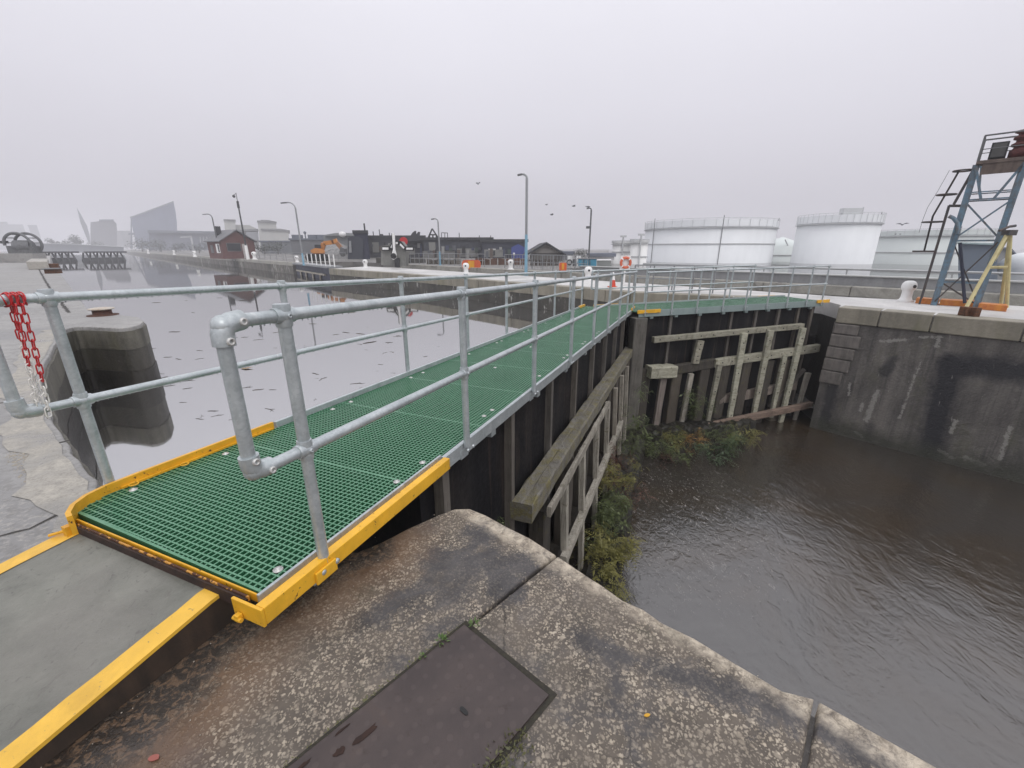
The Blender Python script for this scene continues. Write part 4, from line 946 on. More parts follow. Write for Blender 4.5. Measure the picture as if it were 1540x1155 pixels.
# arched winch drum on the left quay
c = aty(31,379,52); c.z = 0
t = thing('winch_drum', c, 'dark round winch housing with arched guard far along the left quay', 'winch')
gz = aty(31,381,52).z
m = MB(); m.box(c + Vector((0,0,gz/2)), (3.3,2.2,gz), .3); m.build('plinth', LEFTQ, t)
s = 52*1.5/FPX; r_ = 15.5*s*.62
m = MB(); m.ring(c + Vector((0,0,gz+r_*.9)), r_, .15, (.35,-1,0), 30, 8, -.5, math.pi+.5); m.ring(c + Vector((.3,.9,gz+r_*.9)), r_, .15, (.35,-1,0), 30, 8, -.5, math.pi+.5)
for k in range(9):
    a_ = -.4 + k*(math.pi+.8)/8; x = Vector((math.cos(a_)*r_*.94, math.cos(a_)*r_*.33, math.sin(a_)*r_ + gz + r_*.9)); m.tube([c+x, c+x+Vector((.3,.9,0))], .06, 6)
m.build('guard', GREY, t)
m = MB(); m.lathe([(r_*.62,-.75),(r_*.62,.75)], c + Vector((.15,.45,gz+r_*.62)), 20, (1,.35,0)); m.box(c+Vector((.1,.45,gz+.42)), (r_*2.1,1.3,.84), .3); m.build('drum', GREY, t)
m = MB(); m.box(c + Vector((-r_*1.1,-.2,gz+r_*1.05)), (.6,.4,.3)); m.build('motor', DARK, t)

# ------------------------------------------------------------------ timber jetties far up the water
def jetty(u0, u1, y, label, n):
    a = aty(u0,384,y); b_ = aty(u1,384,y+6); a.z = b_.z = 0; c = (a+b_)/2
    t = thing('timber_jetty', (c.x,c.y,-1.35), label, 'jetty', 'timber jetties far up the water')
    m = MB(); m.beam(a + Vector((0,0,.75)), b_ + Vector((0,0,.75)), 3, .35); m.build('deck', DARK, t)
    m = MB(); m.beam(a + Vector((0,-1,-1.0)), b_ + Vector((0,-1,-1.0)), .5, .9); m.build('fender', DARK, t)
    for k in range(n):
        p = a.lerp(b_, (k+.5)/n); m = MB()
        for dx in (-1,1): m.tube([p+Vector((dx*1.3,-1,-2)), p+Vector((dx*.35,-1,.6))], .2, 6)
        m.build('trestle', DARK, t)
jetty(58, 117, 104, 'left of two dark trestle jetties on the misty water', 6)
jetty(129, 190, 108, 'right of two dark trestle jetties, ending at the far quay', 6)

# ------------------------------------------------------------------ lamp posts and masts
LAMPG = paint('lamp_grey', (.30,.31,.32), (.2,.2,.2), .45, 2, .3, .4); LAMPB = paint('lamp_blue', (.20,.37,.48), (.15,.29,.38), .45, 2, .3); LAMPD = paint('lamp_dark', (.10,.105,.11), (.06,.06,.06), .45, 2, .3)
def lamp(base, h, arm, label, adir=(-1,0,0), r=.09, blue=.3, bm=LAMPB, head=True, cam=False):
    base = Vector(base); t = thing('lamp_post', base, label, 'lamp post', 'street lamps on the lock side'); adir = Vector(adir).normalized()
    hb = h*blue
    m = MB(); m.tube([base, base+Vector((0,0,hb))], [r*1.25, r*1.1], 12); m.lathe([(r*1.9,0),(r*1.9,.04),(r*1.4,.06)], base, 12); m.build('lower_column', bm, t)
    m = MB(); top = base+Vector((0,0,h)); rr = arm*.55
    pts = [base+Vector((0,0,hb)), base+Vector((0,0,h-rr))] + [base+Vector((0,0,h-rr)) + adir*rr*(1-math.cos(a)) + Vector((0,0,rr*math.sin(a))) for a in (.4,.8,1.2,1.5)]
    n = len(pts); pts.append(top + adir*arm*.8)
    m.tube(pts, [r]*2 + [r*.75]*4 + [r*.6], 10); m.build('column', LAMPG if bm is LAMPB else LAMPD, t)
    m = MB(); e = top + adir*arm; w = adir.cross(Vector((0,0,1)))
    L = arm*.6
    m.slab([e - adir*L*.5 + w*.10 + Vector((0,0,.05)), e + adir*L*.5 + w*.08, e + adir*L*.55, e + adir*L*.5 - w*.08, e - adir*L*.5 - w*.10 + Vector((0,0,.05))], (0,0,-.11)); m.build('lantern', GREY, t, bevel=.02)
    return t
p = aty(791,408,29); p.z = IZ
hT = lambda u, v, y, z0: aty(u, v, y).z - z0
lamp(p, hT(788,262,29,IZ), .45, 'tall lamp post with bright blue lower half standing on the island', r=.085, blue=.42)
lamp(Vector((*onz(457,399,0)[:2],0)), hT(440,304.5,onz(457,399,0).y,0), 1.0, 'lamp post with light blue foot beside the blue lock gate', r=.075, blue=.2)
y_ = 43; p = aty(662,396,y_); p.z = 0; lamp(p, hT(660,329,y_,0), .5, 'short lamp post with pale blue foot before the dark burnt shed', r=.07, blue=.3)
y_ = 72; p = aty(330,380,y_); p.z = 0; lamp(p, hT(324,322,y_,0), 1.1, 'lamp post rising just left of the brick hut roof', r=.085, blue=.05, bm=LAMPG)
y_ = 44; p = aty(885,395,y_); p.z = 0
lp = lamp(p, hT(887,313,y_,0), .35, 'dark slim lamp post with a gull on its lantern and a floodlight halfway up', r=.08, blue=.05, bm=LAMPD)
m = MB(); m.box(p + Vector((-.25,-.1,hT(887,342,y_,0))), (.35,.3,.22)); m.build('floodlight', LAMPD, lp)
y_ = 66; p = aty(373,388,y_); p.z = 0
t = thing('camera_mast', p, 'thin dark mast with small camera standing in front of the brick hut', 'mast')
h = hT(359,290,y_,0)
m = MB(); m.tube([p, p+Vector((0,0,h*.22))], [.24,.20], 10); m.build('base', WHITEP, t)
m = MB(); m.tube([p+Vector((0,0,h*.2)), p+Vector((0,0,h*.82))], [.13,.09], 8); m.build('pole', DARK, t)
m = MB(); m.tube([p+Vector((0,0,h*.78)), p+Vector((0,0,h*.88))], [.17,.15], 8); m.build('sleeve', DARK, t)
m = MB(); m.tube([p+Vector((0,0,h*.86)), p+Vector((0,0,h))], [.05,.04], 6); m.build('spike', GREY, t)
m = MB(); m.ball(p+Vector((-.4,0,h*.95)), .20, 10, 6); m.beam(p+Vector((-.4,0,h*.97)), p+Vector((0,0,h*.99)), .05, .05); m.build('camera', DARK, t)

# ------------------------------------------------------------------ hut
WINDOW = paint('dark_glass', (.035,.038,.042), (.02,.02,.02), .12, 1, .2, streak=False)
hb_m = Mat('hut_brick'); br = hb_m.n.new('ShaderNodeTexBrick'); br.inputs['Scale'].default_value = 4.0
for i_, c_ in (('Color1',(.13,.045,.04,1)),('Color2',(.085,.034,.032,1)),('Mortar',(.14,.11,.10,1))): br.inputs[i_].default_value = c_
sx = hb_m.n.new('ShaderNodeCombineXYZ'); hb_m.lk(hb_m.math('ADD', hb_m.sep(0), hb_m.sep(1)), sx.inputs[0]); hb_m.lk(hb_m.sep(2), sx.inputs[1]); hb_m.lk(sx.outputs[0], br.inputs['Vector'])
BRICK = hb_m.fin(br.outputs['Color'], .8)
SLATE = paint('grey_slate', (.17,.172,.18), (.10,.10,.105), .6, 3, .4)
front = R(-18)  # the gable looks a little right of the viewer
hc_ = aty(362,388,72); hc_.z = 0
t = thing('brick_hut', hc_, 'small red brick hut with grey slate gable roof on the far quay', 'hut')
hm = Matrix.Rotation(R(54), 4, 'Z'); 
def H(x, y, z): return hc_ + hm @ Vector((x, y, z))   # x right along the gable, y back
W_, L_, He, Hr = 5.0, 5.4, 2.75, 4.3
m = MB(); m.hexa([H(-W_/2,0,0),H(W_/2,0,0),H(W_/2,L_,0),H(-W_/2,L_,0),H(-W_/2,0,He),H(W_/2,0,He),H(W_/2,L_,He),H(-W_/2,L_,He)])
m.slab([H(-W_/2,0,He+.003),H(W_/2,0,He+.003),H(0,0,Hr)], H(0,L_,0)-H(0,0,0)); m.build('wall', BRICK, t)
rf = MB(); o_ = .35; sl = (Hr-He)/(W_/2)
for sg in (-1,1):
    rf.slab([H(0,-o_,Hr+.05),H(sg*(W_/2+o_),-o_,He-sl*o_+.05),H(sg*(W_/2+o_),-o_,He-sl*o_+.2),H(0,-o_,Hr+.22)], H(0,L_+o_*2,0)-H(0,0,0))
roof = rf.build('roof', SLATE, t)
m = MB(); m.hexa([H(x,y,z) for z in (Hr-.7,Hr+.75) for x, y in ((-1.5,3.4),(-.8,3.4),(-.8,4.1),(-1.5,4.1))]); m.build('chimney', DARK, roof)
def face(x0, x1, z0, z1, mt, name, d=.05, par=None):
    m = MB(); m.hexa([H(x0,-d,z0),H(x1,-d,z0),H(x1,-.0,z0),H(x0,-.0,z0),H(x0,-d,z1),H(x1,-d,z1),H(x1,0,z1),H(x0,0,z1)]); return m.build(name, mt, par or t)
wf = face(-1.75,.35,1.15,2.45,GREY,'window'); face(-1.66,.26,1.24,2.36,WINDOW,'pane',.07,wf)
face(.55,1.35,.05,2.3,paint('pale_door', (.42,.40,.38), (.3,.28,.27), .6),'door')
m = MB(); m.hexa([H(-W_/2-.06,y,z) if a==0 else H(-W_/2+.01,y,z) for z in (.9,2.3) for a, y in ((0,.7),(1,.7),(1,2.0),(0,2.0))]); wl_ = m.build('window', WHITEP, t)
m = MB(); m.hexa([H(-W_/2-.08,y,z) if a==0 else H(-W_/2+.01,y,z) for z in (1.0,2.2) for a, y in ((0,.8),(1,.8),(1,1.3),(0,1.3))]); m.build('pane', WINDOW, wl_)
m = MB(); m.hexa([H(-W_/2-.06,y,z) if a==0 else H(-W_/2+.01,y,z) for z in (.9,2.1) for a, y in ((0,3.2),(1,3.2),(1,4.2),(0,4.2))]); m.build('window', GREY, t)

# ------------------------------------------------------------------ big lock gate (blue) and posts on it
ga, gb = Vector((-16.9,40.4,0)), Vector((-25.6,51.4,0)); gn = Vector((-.79,-.62,0))
t = thing('lock_gate', (ga+gb)/2 + Vector((0,0,-1.3)), 'far dark blue lock gate at the end of the island, with white posts on top', 'lock gate')
m = MB(); m.slab([ga+Vector((0,0,-3)),gb+Vector((0,0,-3)),gb+Vector((0,0,-.18)),ga+Vector((0,0,-.18))], (.9,.9,0)); m.build('skin', paint('blue_gate_skin', (.024,.030,.060), (.014,.016,.03), .5, 2, .4), t)
m = MB(); m.slab([ga+gn*.35+Vector((0,0,-.17)),gb+gn*.35+Vector((0,0,-.17)),gb+gn*-1.1+Vector((0,0,-.17)),ga+gn*-1.1+Vector((0,0,-.17))], (0,0,.16)); m.build('walkway', LAMPG, t)
m = MB(); m.beam(ga.lerp(gb,.12)+gn*.12+Vector((0,0,-.85)), ga.lerp(gb,.95)+gn*.12+Vector((0,0,-.85)), .16, .16); m.build('waling', WOODV, t)
for k in (.25,.45,.65,.82):
    m = MB(); x = ga.lerp(gb,k)+gn*.1; m.beam(x+Vector((0,0,-.9)), x+Vector((0,0,-1.6)), .18, .14, (1,0,0)); m.build('fender_post', WOODV, t)
for k in (-.12,-.02,.08,.19,.30,.42,.54):
    m = MB(); x = ga.lerp(gb,k)+gn*.1; m.tube([x+Vector((0,0,-.02)), x+Vector((0,0,1.05))], .055, 8); m.build('post', WHITEP, t)

# ------------------------------------------------------------------ far lock wall, parapet, railings
fw = thing('lock_wall', (0,33,-1), 'distant lock wall beyond the island with pale coping along its top', 'wall')
fe = [Vector((*p_,0)) for p_ in bank_edge[6:12]]
edge = fe
along(edge, .05, -7, -.42, 'wall_face', WALLF, fw, 60, 0, .25, None)
along(edge, .10, -.415, .008, 'coping_block', COPEL, fw, 3.0)
hw = thing('quay_wall', (-60,88,-1), 'long brown masonry river wall under the brick hut', 'wall')
edge = [Vector((*p_,0)) for p_ in bank_edge[0:4]]
along(edge, .05, -7, -.40, 'wall_face', m_wall('river_wall', (.02,.019,.016), (.20,.185,.15), (.05,.05,.03), .56, .35), hw, 200, 0, .25, None)
along(edge, .10, -.395, .02, 'coping_block', COPEL, hw, 12.0)
pa, pb = Vector((4.6,29.6,0)), Vector((40,-7.6,0)); pd = (pb-pa).normalized(); pn = Vector((-pd.y,pd.x,0))
t = thing('parapet', (pa+pb)/2, 'low grey concrete parapet along the far lock wall below the white tanks', 'wall')
m = MB(); m.slab([pa+pn*.0,pb+pn*.0,pb+Vector((0,0,.40)),pa+Vector((0,0,.40))], pn*.3); m.build('body', m_wall('parapet_grey', (.20,.205,.21), (.34,.345,.35), (.24,.23,.22), .8, .7), t)
m = MB(); m.slab([pa-pn*.06+Vector((0,0,.401)),pb-pn*.06+Vector((0,0,.401)),pb-pn*.06+Vector((0,0,.45)),pa-pn*.06+Vector((0,0,.45))], pn*.42); m.build('cap', paint('pale_cap_strip', (.50,.51,.50), (.38,.38,.35), .6), t)
def railing(a, b, h, n, label, mt=LAMPG, r=.03, rails=(1,.5), name='railing', group=None, bars=None):
    a, b = Vector(a), Vector(b); t = thing(name, (a+b)/2, label, 'railing', group)
    for k in range(n+1):
        p = a.lerp(b, k/n); m = MB(); m.tube([p, p+Vector((0,0,h))], r, 6); m.build('post', mt, t)
    m = MB()
    for f in rails: m.tube([a+Vector((0,0,h*f)), b+Vector((0,0,h*f))], r*.9, 6)
    if bars:
        for k in range(bars): p = a.lerp(b, (k+.5)/bars); m.tube([p+Vector((0,0,.1)), p+Vector((0,0,h))], r*.5, 4, False)
    m.build('rail', mt, t); return t
def bank(u, y, o=0): p = aty(u, 400, y); p.z = 0; return p
railing((-11,47.2,0),(-2.4,38.2,0),1.1,14,'grey post railing on the far lock side before the dark sheds')
railing((-.6,36.0,0),(5.2,29.9,0),1.1,8,'pale barred railing on the far lock side right of the blue lamp post', bars=26)
railing((-30,58,0),(-21.5,56.5,0),1.1,8,'grey railing behind the blue lock gate near the excavator')
railing((-60,92,0),(-33,63,0),1.1,12,'thin grey railing along the far quay right of the hut', r=.035)
# railing beyond the lower gate leaf, on the island
railing((5.2,18.3,IZ),(8.0,17.0,IZ),1.05,4,'grey quay railing standing behind the right hand footbridge')

# orange barriers
ORG = paint('orange_mesh', (.62,.11,.035), (.45,.09,.03), .6, 3, .4); YB = paint('yellow_panel', (.70,.33,.02), (.5,.22,.02), .6, 3, .4)
def barrier(u0, u1, y, v0, v1, label):
    a, b_ = aty(u0,v1,y), aty(u1,v1,y); z1 = aty(u0,v0,y).z; z0 = aty(u0,v1,y).z; t = thing('barrier', (a+b_)/2 - Vector((0,0,z0)), label, 'barrier', 'orange barriers on the far lock side')
    k = 10; pts = []
    w = b_.x - a.x; hh = z1 - z0; rr = min(hh*.35, w*.2)
    for cx, cz, a0 in ((a.x+rr,z0+rr,180),(b_.x-rr,z0+rr,270),(b_.x-rr,z1-rr,0),(a.x+rr,z1-rr,90)):
        for j in range(4): an = R(a0+30*j); pts.append((cx+rr*math.cos(an), y, cz+rr*math.sin(an)))
    m = MB(); m.slab(pts, (0,.08,0)); m.build('panel', ORG, t)
    m = MB(); m.slab([(a.x+w*.33,y-.01,z0+hh*.12),(a.x+w*.66,y-.01,z0+hh*.12),(a.x+w*.66,y-.01,z1-hh*.1),(a.x+w*.33,y-.01,z1-hh*.1)], (0,.02,0)); m.build('yellow_panel', YB, t)
    m = MB()
    for x in (a.x+w*.1, b_.x-w*.1): m.tube([(x,y+.04,0),(x,y+.04,z1)], .03, 6)
    m.build('leg', DARK, t)
barrier(695,723,37.5,391,405,'left orange mesh barrier with a yellow panel, beside a white bollard')
barrier(841,852,28.8,395,407,'small orange barrier at the right end of the barred railing')

# lifebuoy on its post
p = onz(938,427,IZ); t = thing('lifebuoy_post', p, 'white post holding a round orange lifebuoy in front of the white tanks', 'lifebuoy')
zc = aty(937,395,p.y).z; m = MB(); m.box(p + Vector((0,.05,(zc-IZ)/2)), (.10,.10,zc-IZ)); m.build('post', WHITEP, t)
m = MB(); m.box(Vector((p.x,p.y+.02,zc)), (.52,.03,.66)); m.build('backboard', WHITEP, t, bevel=.01)
m = MB(); m.ring((p.x,p.y-.06,zc), .235, .065, (0,1,0), 28, 8); lb = m.build('lifebuoy', paint('buoy_orange', (.62,.13,.06), (.45,.10,.05), .5, 5, .3), t)
m = MB()
for k in range(4):
    a_ = math.pi/4 + k*math.pi/2; m.ring((p.x,p.y-.06,zc), .235, .068, (0,1,0), 3, 8, a_-.12, a_+.12)
m.build('band', WHITEP, lb)
# traffic cone
p = onz(921,432,IZ); t = thing('traffic_cone', p, 'orange and white traffic cone beyond the footbridge corner', 'traffic cone')
m = MB(); m.box(p+Vector((0,0,.02)), (.38,.38,.04)); m.build('base', ORG, t); m = MB(); m.lathe([(.15,.04),(.10,.33)], p, 14); m.build('lower_cone', paint('cone_red', (.62,.06,.03), (.5,.05,.03), .5), t)
m = MB(); m.lathe([(.10,.331),(.055,.56)], p, 14); m.build('white_sleeve', WHITEP, t); m = MB(); m.lathe([(.055,.561),(.03,.68),(.0,.68)], p, 14); m.build('tip', WHITEP, t)

# ------------------------------------------------------------------ sluice machine with black and white arm
y_ = 42; P_ = lambda u, v, dy=0: aty(u, v, y_+dy)
c = P_(594,401); c.z = 0
t = thing('sluice_machine', c, 'black and white striped sluice machine with upright lever on the far lock side', 'sluice machine')
def sl(px, mt, name, dy=0, th=.5): m = MB(); m.slab([P_(u,v,dy) for u, v in px], (0,th,0)); return m.build(name, mt, t)
sl([(573,370),(585,368),(590,362),(603,363),(611,373),(610,400),(573,399)], paint('machine_grey', (.20,.20,.185), (.12,.12,.11), .6), 'body', .3, 1.2)
sl([(574,370.5),(586,370.5),(590,363),(596,361),(603,363),(609,370.5),(622,371),(622,377),(609,377),(602,369),(595,367),(591,369),(587,377),(574,377)], BLACK, 'arched_wing', 0, .25)
for px in ([(575,372),(584,372),(584,375.5),(575,375.5)],[(587,372),(590,366),(592,367),(589,373)],[(595,364),(598,364),(598,367),(595,367)],[(602,366),(608,372),(607,374.5),(601,368.5)],[(611,372.5),(620.5,372.5),(620.5,375.5),(611,375.5)]): sl(px, WHITEP, 'white_panel', -.08, .06)
sl([(589.5,351),(593,351),(594,375),(596,383),(595,389),(591,391),(589,388),(589,382),(591,375)], WHITEP, 'lever', -.45, .2)
sl([(588.6,351),(589.4,351),(590.8,375),(588.8,381),(588,381),(589.8,374)], BLACK, 'lever_edge', -.45, .2)
m = MB(); m.lathe([(.26,0),(.26,.08),(.12,.08),(.12,.02)], P_(592,385,-.5), 16, (0,-1,0)); m.build('black_ring', BLACK, t)
sl([(593,388),(600,388),(600,402),(594,402)], DARK, 'foot', 0, .5)
m = MB(); pz = aty(607,363,45); m.lathe([(.42,0),(.42,.05)], pz, 18, (0,-1,0)); m.tube([pz, Vector((pz.x,pz.y+.06,0))], .04, 6); m.build('round_sign', REDP, label='round red sign just right of the striped sluice arm', cat='sign', loc=Vector((pz.x,pz.y,0)))
# ------------------------------------------------------------------ background buildings
def outline(px, y, th, name, mt, parent): # a facade outline at a real distance, with real depth
    pts = [aty(u, v, y) for u, v in px]; c = sum(pts, Vector())/len(pts); k = th/c.y
    m = MB(); m.slab(pts, (c.x*k, th, 0)); return m.build(name, mt, parent)
def bldg(u0, u1, vt, y, th, name, label, cat, mt, roofm=None, win=(), group=None, roof='flat', bname='wall', vb=None):
    z1 = aty((u0+u1)/2, vt, y).z; xa = aty(u0, 384, y).x; xb = aty(u1, 384, y).x
    t = thing(name, ((xa+xb)/2, y+th/2, 0), label, cat, group)
    ex = ((xa+xb)/2)/y*th
    m = MB(); m.slab([(xa,y,0),(xb,y,0),(xb,y,z1),(xa,y,z1)], (ex,th,0)); m.build(bname, mt, t)
    if roofm:
        m = MB(); o = (xb-xa)*.015+.15
        if roof == 'flat': m.slab([(xa-o,y-o,z1+.003),(xb+o,y-o,z1+.003),(xb+o,y-o,z1+.45),(xa-o,y-o,z1+.45)], (ex,th+o*2,0))
        else:
            zr = z1 + roof; m.slab([(xa-o,y-o,z1+.01),(xb+o,y-o,z1+.01),((xa+xb)/2,y-o,zr)], (0,th+2*o,0))
        m.build('roof', roofm, t)
    for wi in win:
        u, v, w2, h2 = wi[:4]; mt2 = wi[4] if len(wi) > 4 else WINDOW; nm = wi[5] if len(wi) > 5 else 'window'
        a = aty(u, v, y-.1); m = MB(); sx_ = y*1.15/FPX
        m.box((a.x, y-.06, a.z), (w2*sx_, .12, h2*sx_)); m.build(nm, mt2, t)
    return t
B = lambda n, c, k=.75: paint(n, c, tuple(x*k for x in c), .7, .12, .4, bump=0)
# angular museum-like building
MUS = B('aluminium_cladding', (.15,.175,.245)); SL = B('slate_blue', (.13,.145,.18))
c = aty(230,374,430); t = thing('angular_building', (c.x,430,0), 'huge slanting shard shaped pale metal building in the mist at left', 'building')
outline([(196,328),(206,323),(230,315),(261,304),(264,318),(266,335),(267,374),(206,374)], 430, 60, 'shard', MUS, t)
m = MB(); a = aty(196,327,428); b_ = aty(261,303,428); m.tube([a, aty(230,314.5,428), b_], .6, 6); m.build('roof_edge', B('edge_metal', (.3,.32,.34)), t)
outline([(196,374),(196.5,330),(198,330),(199.5,374)], 418, 3, 'mast', SL, t); outline([(193,350),(203,350),(203,353),(193,353)], 417, 3, 'crosstree', SL, t)
t = thing('long_building', (aty(275,374,330).x,330,0), 'long low blue grey building with white columns below the slanting shard', 'building')
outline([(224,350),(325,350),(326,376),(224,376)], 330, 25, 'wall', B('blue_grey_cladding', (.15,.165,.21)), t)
outline([(222,346),(325,348),(325,351),(222,350)], 327, 30, 'roof', SL, t)
for k in range(5):
    outline([(300+k*5,356),(301.5+k*5,356),(302.5+k*5,365),(301+k*5,365)], 329, 1, 'fin', B('white_fin', (.4,.42,.44)), t)
outline([(286,356),(288.5,355),(294,385),(291,386)], 300, 3, 'leaning_post', B('pale_post', (.45,.46,.47)), t); outline([(271,356),(288,354.5),(288,357),(271,358)], 300, 3, 'beam', B('pale_beam', (.4,.41,.42)), t)
t = thing('sail_spire', (aty(128,374,380).x,380,0), 'slim pale sail shaped spire leaning over the water', 'spire')
outline([(115.5,312),(123,325),(131,340),(135,355),(135.5,367),(134,367),(129,355),(121,335)], 380, 4, 'sail', B('sail_grey', (.24,.25,.27)), t)
t = thing('round_building', (aty(156,374,470).x,470,0), 'broad grey round shouldered building right of the sail spire', 'building')
outline([(136,334),(148,333),(150,331),(170,331),(175,336),(179,372),(136,372)], 470, 40, 'wall', B('block_grey', (.12,.12,.13)), t)
outline([(149,330),(171,330),(171,332),(149,332)], 468, 44, 'roof', SL, t)
t = thing('hall', (aty(190,374,440).x,440,0), 'pale low hall between the round building and the slanting shard', 'building')
outline([(176,347),(196,347),(196,372),(176,372)], 455, 30, 'wall', B('hall_grey', (.33,.33,.34)), t)
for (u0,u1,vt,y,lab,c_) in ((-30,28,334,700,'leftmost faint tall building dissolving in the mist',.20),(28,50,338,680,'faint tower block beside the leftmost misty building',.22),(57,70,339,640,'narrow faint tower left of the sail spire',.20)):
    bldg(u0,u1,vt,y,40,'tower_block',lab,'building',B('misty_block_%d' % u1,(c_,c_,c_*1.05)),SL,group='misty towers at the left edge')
t = thing('river_embankment', (aty(130,374,250).x,250,0), 'pale straight embankment wall across the head of the water', 'wall')
outline([(40,366),(110,367.5),(186,371.5),(186,380),(40,380)], 260, 8, 'wall', B('embankment_grey', (.21,.22,.24)), t)
outline([(40,365.2),(110,366.7),(186,370.7),(186,371.6),(110,367.6),(40,366.1)], 258, 10, 'coping', B('embankment_pale', (.45,.46,.47)), t)
# white mill blocks
WM = B('mill_white', (.50,.50,.47), .8); WR = B('mill_roof', (.20,.20,.20))
t = thing('mill', (aty(350,374,260).x,260,0), 'pale mill block with tower rising behind the hut roof', 'building', 'pale mills behind the hut')
outline([(336.5,331),(354,331),(355,374),(342,374)], 260, 15, 'tower', WM, t); outline([(336,329.6),(354.5,330.2),(354.5,331.6),(336,331.2)], 259, 17, 'tower_roof', WR, t)
outline([(352,338),(375,338.5),(388,345),(390,374),(353,374)], 268, 20, 'wall', WM, t); outline([(347,346),(388,344),(389,347),(347,348)], 262, 8, 'roof', WR, t)
outline([(370,349),(387,349),(389,361),(372,361)], 261, 5, 'grey_panel', B('mill_panel', (.28,.29,.31)), t)
t = thing('mill', (aty(412,374,250).x,250,0), 'wider pale mill block right of the mast with stepped roof', 'building', 'pale mills behind the hut')
outline([(387,333),(415,334.5),(416,346),(389,346)], 254, 15, 'tower', WM, t); outline([(386.5,331.5),(392,331.5),(393,330.5),(404,331),(416,333.5),(416,335),(386.5,333.8)], 253, 17, 'tower_roof', WR, t)
outline([(389,345),(434,347),(435,363),(391,374)], 250, 20, 'wall', WM, t); outline([(392,343.8),(422,344),(436,346.5),(436,350),(434.5,350),(434,347.5),(392,345.8)], 249, 22, 'roof', WR, t)
# long grey sheds left of the excavator
t = bldg(395,440,364,150,20,'shed','grey shed with hazy wall between the mills and the lamp post','shed',B('shed_grey',(.16,.17,.185)),SL)
t = bldg(440,500,361,120,20,'shed','grey flat roofed shed with roof vents behind the excavator','shed',B('shed_grey_b',(.15,.155,.165)),SL)
for u in (448,472,485): 
    m = MB(); a = aty(u,361,122); m.box((a.x,a.y,a.z+.7), (2.2,2,1.3)); m.build('vent', SL, t)
m = MB(); a = aty(460,361,121); m.tube([a, a+Vector((0,0,1.8))], .15, 6); m.ball(a+Vector((0,0,1.9)), .4, 8, 5); m.build('flue', SL, t)
t = bldg(490,548,354,98,24,'shed','pale grey corrugated shed with a white domed rooflight beside the dark blue shed','shed',B('corrugated_grey',(.23,.245,.25)))
outline([(489,353),(503,350.5),(516,350),(530,350.5),(548,352),(548,354.5),(489,354.5)], 97, 26, 'roof', B('corrugated_roof', (.26,.27,.275)), t)
m = MB(); m.ball(aty(515,352.5,96), .75, 12, 8, (1,1,.8)); m.build('dome', WHITEP, t)

# spoil heap behind excavator arm
b = MB(); q = random.Random(4); cc = aty(508,388,74); cc.z = 0
n_ = 22; vs = []; 
for j in range(7):
    f = j/6
    for k in range(n_):
        a_ = 2*math.pi*k/n_; rr = (1-f)**.8; vs.append(cc + Vector((math.cos(a_)*4.2*rr*q.uniform(.9,1.1), math.sin(a_)*3*rr*q.uniform(.9,1.1), f**.75*2.6*q.uniform(.92,1.05))))
b.add(vs, [(j*n_+k, j*n_+(k+1)%n_, (j+1)*n_+(k+1)%n_, (j+1)*n_+k) for j in range(6) for k in range(n_)])
b.build('spoil_heap', paint('pale_rubble', (.27,.265,.26), (.15,.15,.15), .8, 2, .5), label='pale rubble heap under the excavator arm', cat='heap', loc=cc)
# burnt looking dark sheds
NAVY = B('navy_cladding', (.020,.023,.048)); CHAR = B('charred_wall', (.055,.058,.068)); CHAR2 = B('charred_roof', (.033,.035,.039)); PAT = B('pale_patch', (.22,.22,.205)); BLUEP = B('blue_panel', (.045,.065,.26))
t = bldg(536,556,351,68,14,'shed','tall dark navy shed left of the striped sluice machine','shed',NAVY,CHAR2)
outline([(523,358),(530,355),(540,356),(546,360),(546,392),(523,392)], 67.8, 10, 'side_wall', B('navy_side', (.04,.045,.06)), t); outline([(524.5,362),(528,362),(529,380),(525,380)], 67.6, .3, 'door', LAMPG, t)
m = MB(); a = aty(549,350.5,69); m.tube([a, a+Vector((0,0,1.4))], .12, 6); m.build('flue', DARK, t)
SHED_A = t = bldg(556,640,358,80,16,'shed','long charred grey shed behind the striped sluice machine','shed',CHAR,CHAR2,[(565,372,8,12,PAT,'panel'),(618,378,10,8,PAT,'panel'),(603,381,9,14,PAT,'panel')])
outline([(571,352),(576,352),(578,358),(571,358)], 80, 3, 'roof_box', CHAR2, t)
for u, h in ((571.5,345),(562,348),(586,350)):
    m = MB(); a = aty(u,358,82); m.tube([a, Vector((a.x,a.y,aty(u,h,82).z))], .09, 6); m.build('flue', GREY, t)
SHED_B = t = bldg(638,740,361,78,20,'shed','charred shed with a small triangular roof truss standing on top','shed',B('charred_b',(.042,.046,.058)),CHAR2,[(650,372,8,12,PAT,'panel'),(703,380,26,10,PAT,'panel'),(660,383,40,9,B('pale_band',(.17,.17,.165)),'panel')])
tr = MB(); y_ = 79
for a_, b2 in (((642,362),(650,344)),((650,344),(662,362)),((646,353),(656,353)),((646,353),(646,362)),((651,353),(651,362)),((656,353),(657,362)),((644,358),(660,358))): tr.beam(aty(*a_,y_), aty(*b2,y_), .25, .22)
tr.build('roof_truss', DARK, t)
outline([(616,357),(620,350),(624,347),(626,347.5),(626,352),(629,348.5),(632,349),(631,357),(634,362),(608,362)], 78.5, 2, 'broken_parapet', CHAR2, t)
fr = MB()
for a_, b2 in (((664,350),(664,361)),((669,350),(669,361)),((673,350),(673,361)),((664,350),(673,350.4))): fr.beam(aty(*a_,y_), aty(*b2,y_), .12, .12)
fr.build('frame', GREY, t)
SHED_C = t = bldg(725,792,364,74,18,'shed','dark shed with a bright blue end panel behind the tall lamp post','shed',B('charred_c',(.034,.038,.055)),CHAR2,[(744,381,26,9,PAT,'panel'),(740,375,9,1.5,WHITEP,'panel')])
